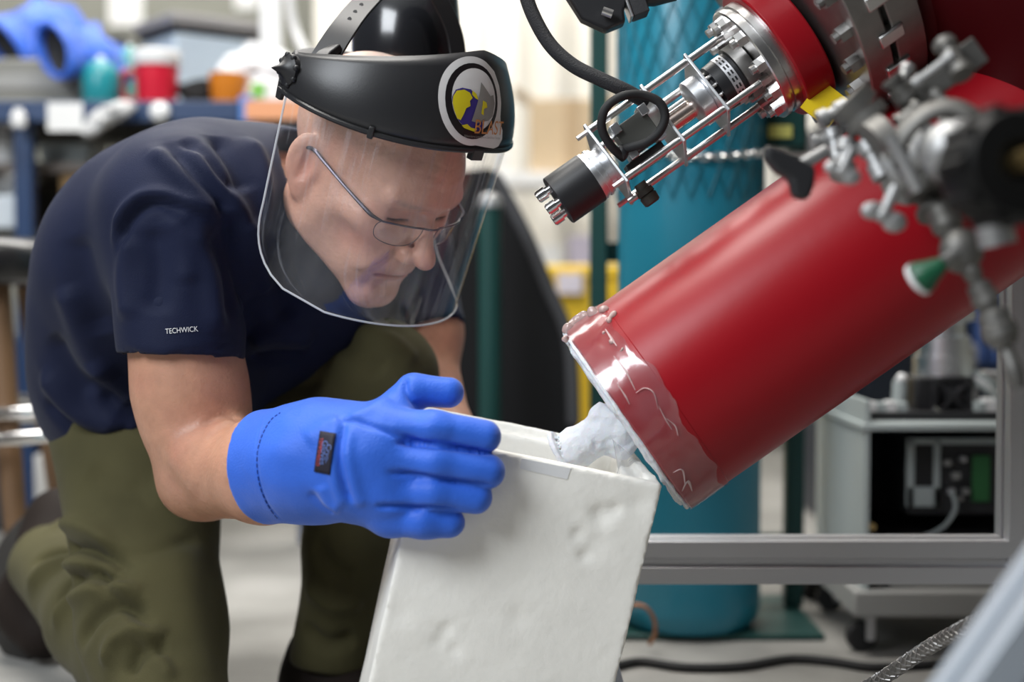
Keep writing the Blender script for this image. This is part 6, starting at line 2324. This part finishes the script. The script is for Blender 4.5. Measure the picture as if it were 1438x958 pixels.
v_, f_ = sdf_mesh(lumps(cc_, 0.02, 0.014, 60, 111), cen_ - 0.07, cen_ + 0.07, 0.004, B=16)
o_ = mesh_obj('crumpled_tissue', v_, f_, mat('grey_white_tissue', (0.62, 0.62, 0.62), 0.7), None, True, 180)
tag(o_, 'crumpled white tissue hanging on the blue rail under the teal cup', 'tissue')

# under the bench
Y = BY + 0.12
a, b = on(54, Y, z1 + 0.0105), on(128, Y, z1 + 0.0105)
ty = frust((a[0] + b[0]) / 2, Y + 0.05, z1 + 0.0105, z1 + 0.05, b[0] - a[0] - 0.012, 0.10, b[0] - a[0], 0.12).obj('white_tray', M_CART, None, False, bevel=0.003)
tag(ty, 'shallow pale tray on the upper shelf under the bench', 'tray')
a, b = on(-12, Y, z1 + 0.0105), on(24, Y, z1 + 0.0105)
o_ = MB().lathe((a + b) / 2, (a + b) / 2 + np.array([0, 0, 1]), [(0, 0.024), (0.05, 0.024), (0.062, 0.012), (0.075, 0.012)], n=24).obj('white_jar', M_WHITE, None, angle=35)
tag(o_, 'white jar on the upper shelf behind the blue bench leg', 'jar')
a, b = on(88, Y, z2 + 0.0105), on(186, Y, z2 + 0.0105)
cb2 = thing('cardboard_box', 'brown cardboard box on the lower shelf under the bench', 'box', (a + b) / 2)
hb2 = (z1 - z2) * 0.86
MB().box((a + b) / 2 + np.array([0, 0.10, hb2 / 2]), (b[0] - a[0], 0.24, hb2)).obj('carton', M_TAN, cb2, bevel=0.003)
MB().box((a + b) / 2 + np.array([0, 0.10, hb2 + 0.001]), (0.03, 0.24, 0.002)).obj('packing_tape', MATS['brown_tape'], cb2)
a, b = on(-40, BY + 0.06, z2 + 0.0105), on(26, BY + 0.06, z2 + 0.0105)
tub = thing('clear_tub', 'clear plastic tub of silver fittings beside the bench leg', 'tub', (a + b) / 2)
frust((a[0] + b[0]) / 2, BY + 0.1, z2 + 0.0105, z2 + 0.075, b[0] - a[0] - 0.01, 0.10, b[0] - a[0], 0.12).obj('tub_body', mat('frosted_plastic', (0.66, 0.72, 0.78), 0.3), tub, False, bevel=0.005)
for i in range(5):
    c = (a + b) / 2 + np.array([-0.03 + 0.015 * i, 0.05, 0.075 + 0.012 * (i % 2)])
    MB().cyl(c, c + nrm((0.8, -0.2, 0.55)) * 0.05, 0.010 + 0.002 * (i % 3), n=16).obj('steel_fitting', M_STEEL, tub)

# stool
sxp, syp = at_y(-45, 360, 2.25)[0], 2.25
zs_ = at_y(0, 334, 2.25)[2]
stl = thing('round_stool', 'black padded round stool with wooden legs and chrome foot ring', 'stool', (sxp, syp, 0))
MB().lathe((sxp, syp, zs_ - 0.075), (sxp, syp, 9), [(0, 0.14), (0.01, 0.160), (0.05, 0.165), (0.068, 0.150), (0.075, 0.10), (0.076, 0.0)], n=48).obj('seat_pad', mat('black_vinyl', (0.015, 0.015, 0.016), 0.3, coat=0.3), stl, angle=60)
for i in range(4):
    q = math.radians(45 + 90 * i)
    MB().cyl((sxp + 0.10 * math.cos(q), syp + 0.10 * math.sin(q), zs_ - 0.075), (sxp + 0.17 * math.cos(q), syp + 0.17 * math.sin(q), 0.0), 0.020, 0.016, n=14).obj('stool_leg', mat('brown_wood', (0.16, 0.09, 0.045), 0.5), stl)
for z, r_ in ((at_y(0, 612, 2.15)[2], 0.185), (at_y(0, 580, 2.15)[2], 0.150)):
    MB().tube([(sxp + r_ * math.cos(a), syp + r_ * math.sin(a), z) for a in np.linspace(0, 2 * math.pi, 36, endpoint=False)], 0.011, n=10, closed=True, sub=1).obj('foot_ring', M_CHROME, stl)
# black case and white carton on the floor under the bench
kc = thing('black_case', 'black equipment case on the floor under the workbench', 'case', on(40, BY + 0.2, 0))
a, b = on(-140, BY + 0.12, 0), on(210, BY + 0.12, 0)
MB().box(((a[0] + b[0]) / 2, BY + 0.32, 0.19), (b[0] - a[0], 0.38, 0.38)).obj('case_body', M_BLACKM, kc, bevel=0.01)
for x in ((a[0] * 0.7 + b[0] * 0.3), (a[0] * 0.3 + b[0] * 0.7)):
    MB().box((x, BY + 0.125, 0.27), (0.03, 0.014, 0.05)).obj('case_latch', M_STEELD, kc, bevel=0.002)
wc2 = thing('white_carton', 'white carton on the floor in front of the black case', 'box', on(75, BY - 0.1, 0))
a, b = on(40, BY - 0.10, 0), on(130, BY - 0.10, 0)
hz_ = at_y(80, 640, BY - 0.1)[2]
MB().box(((a[0] + b[0]) / 2, BY - 0.04, hz_ / 2), (b[0] - a[0], 0.11, hz_)).obj('carton_body', M_PAPER, wc2, bevel=0.003)
MB().box(((a[0] + b[0]) / 2, BY - 0.04, hz_ + 0.0008), (b[0] - a[0], 0.02, 0.0015)).obj('carton_tape', MATS['frosted_plastic'], wc2)

# notices on the back wall
for (x0, y0, x1, y1, lbl) in ((152, -20, 200, 36, 'pale sheet of paper on the grey wall above the gloves'), (330, -30, 362, 12, 'white notice on the grey wall beside the white post')):
    a, b = at_y(x0, y0, 4.59), at_y(x1, y1, 4.59)
    o_ = MB().box(((a[0] + b[0]) / 2, 4.592, (a[2] + b[2]) / 2), (b[0] - a[0], 0.004, a[2] - b[2])).obj('wall_notice', M_PAPER)
    tag(o_, lbl, 'paper')
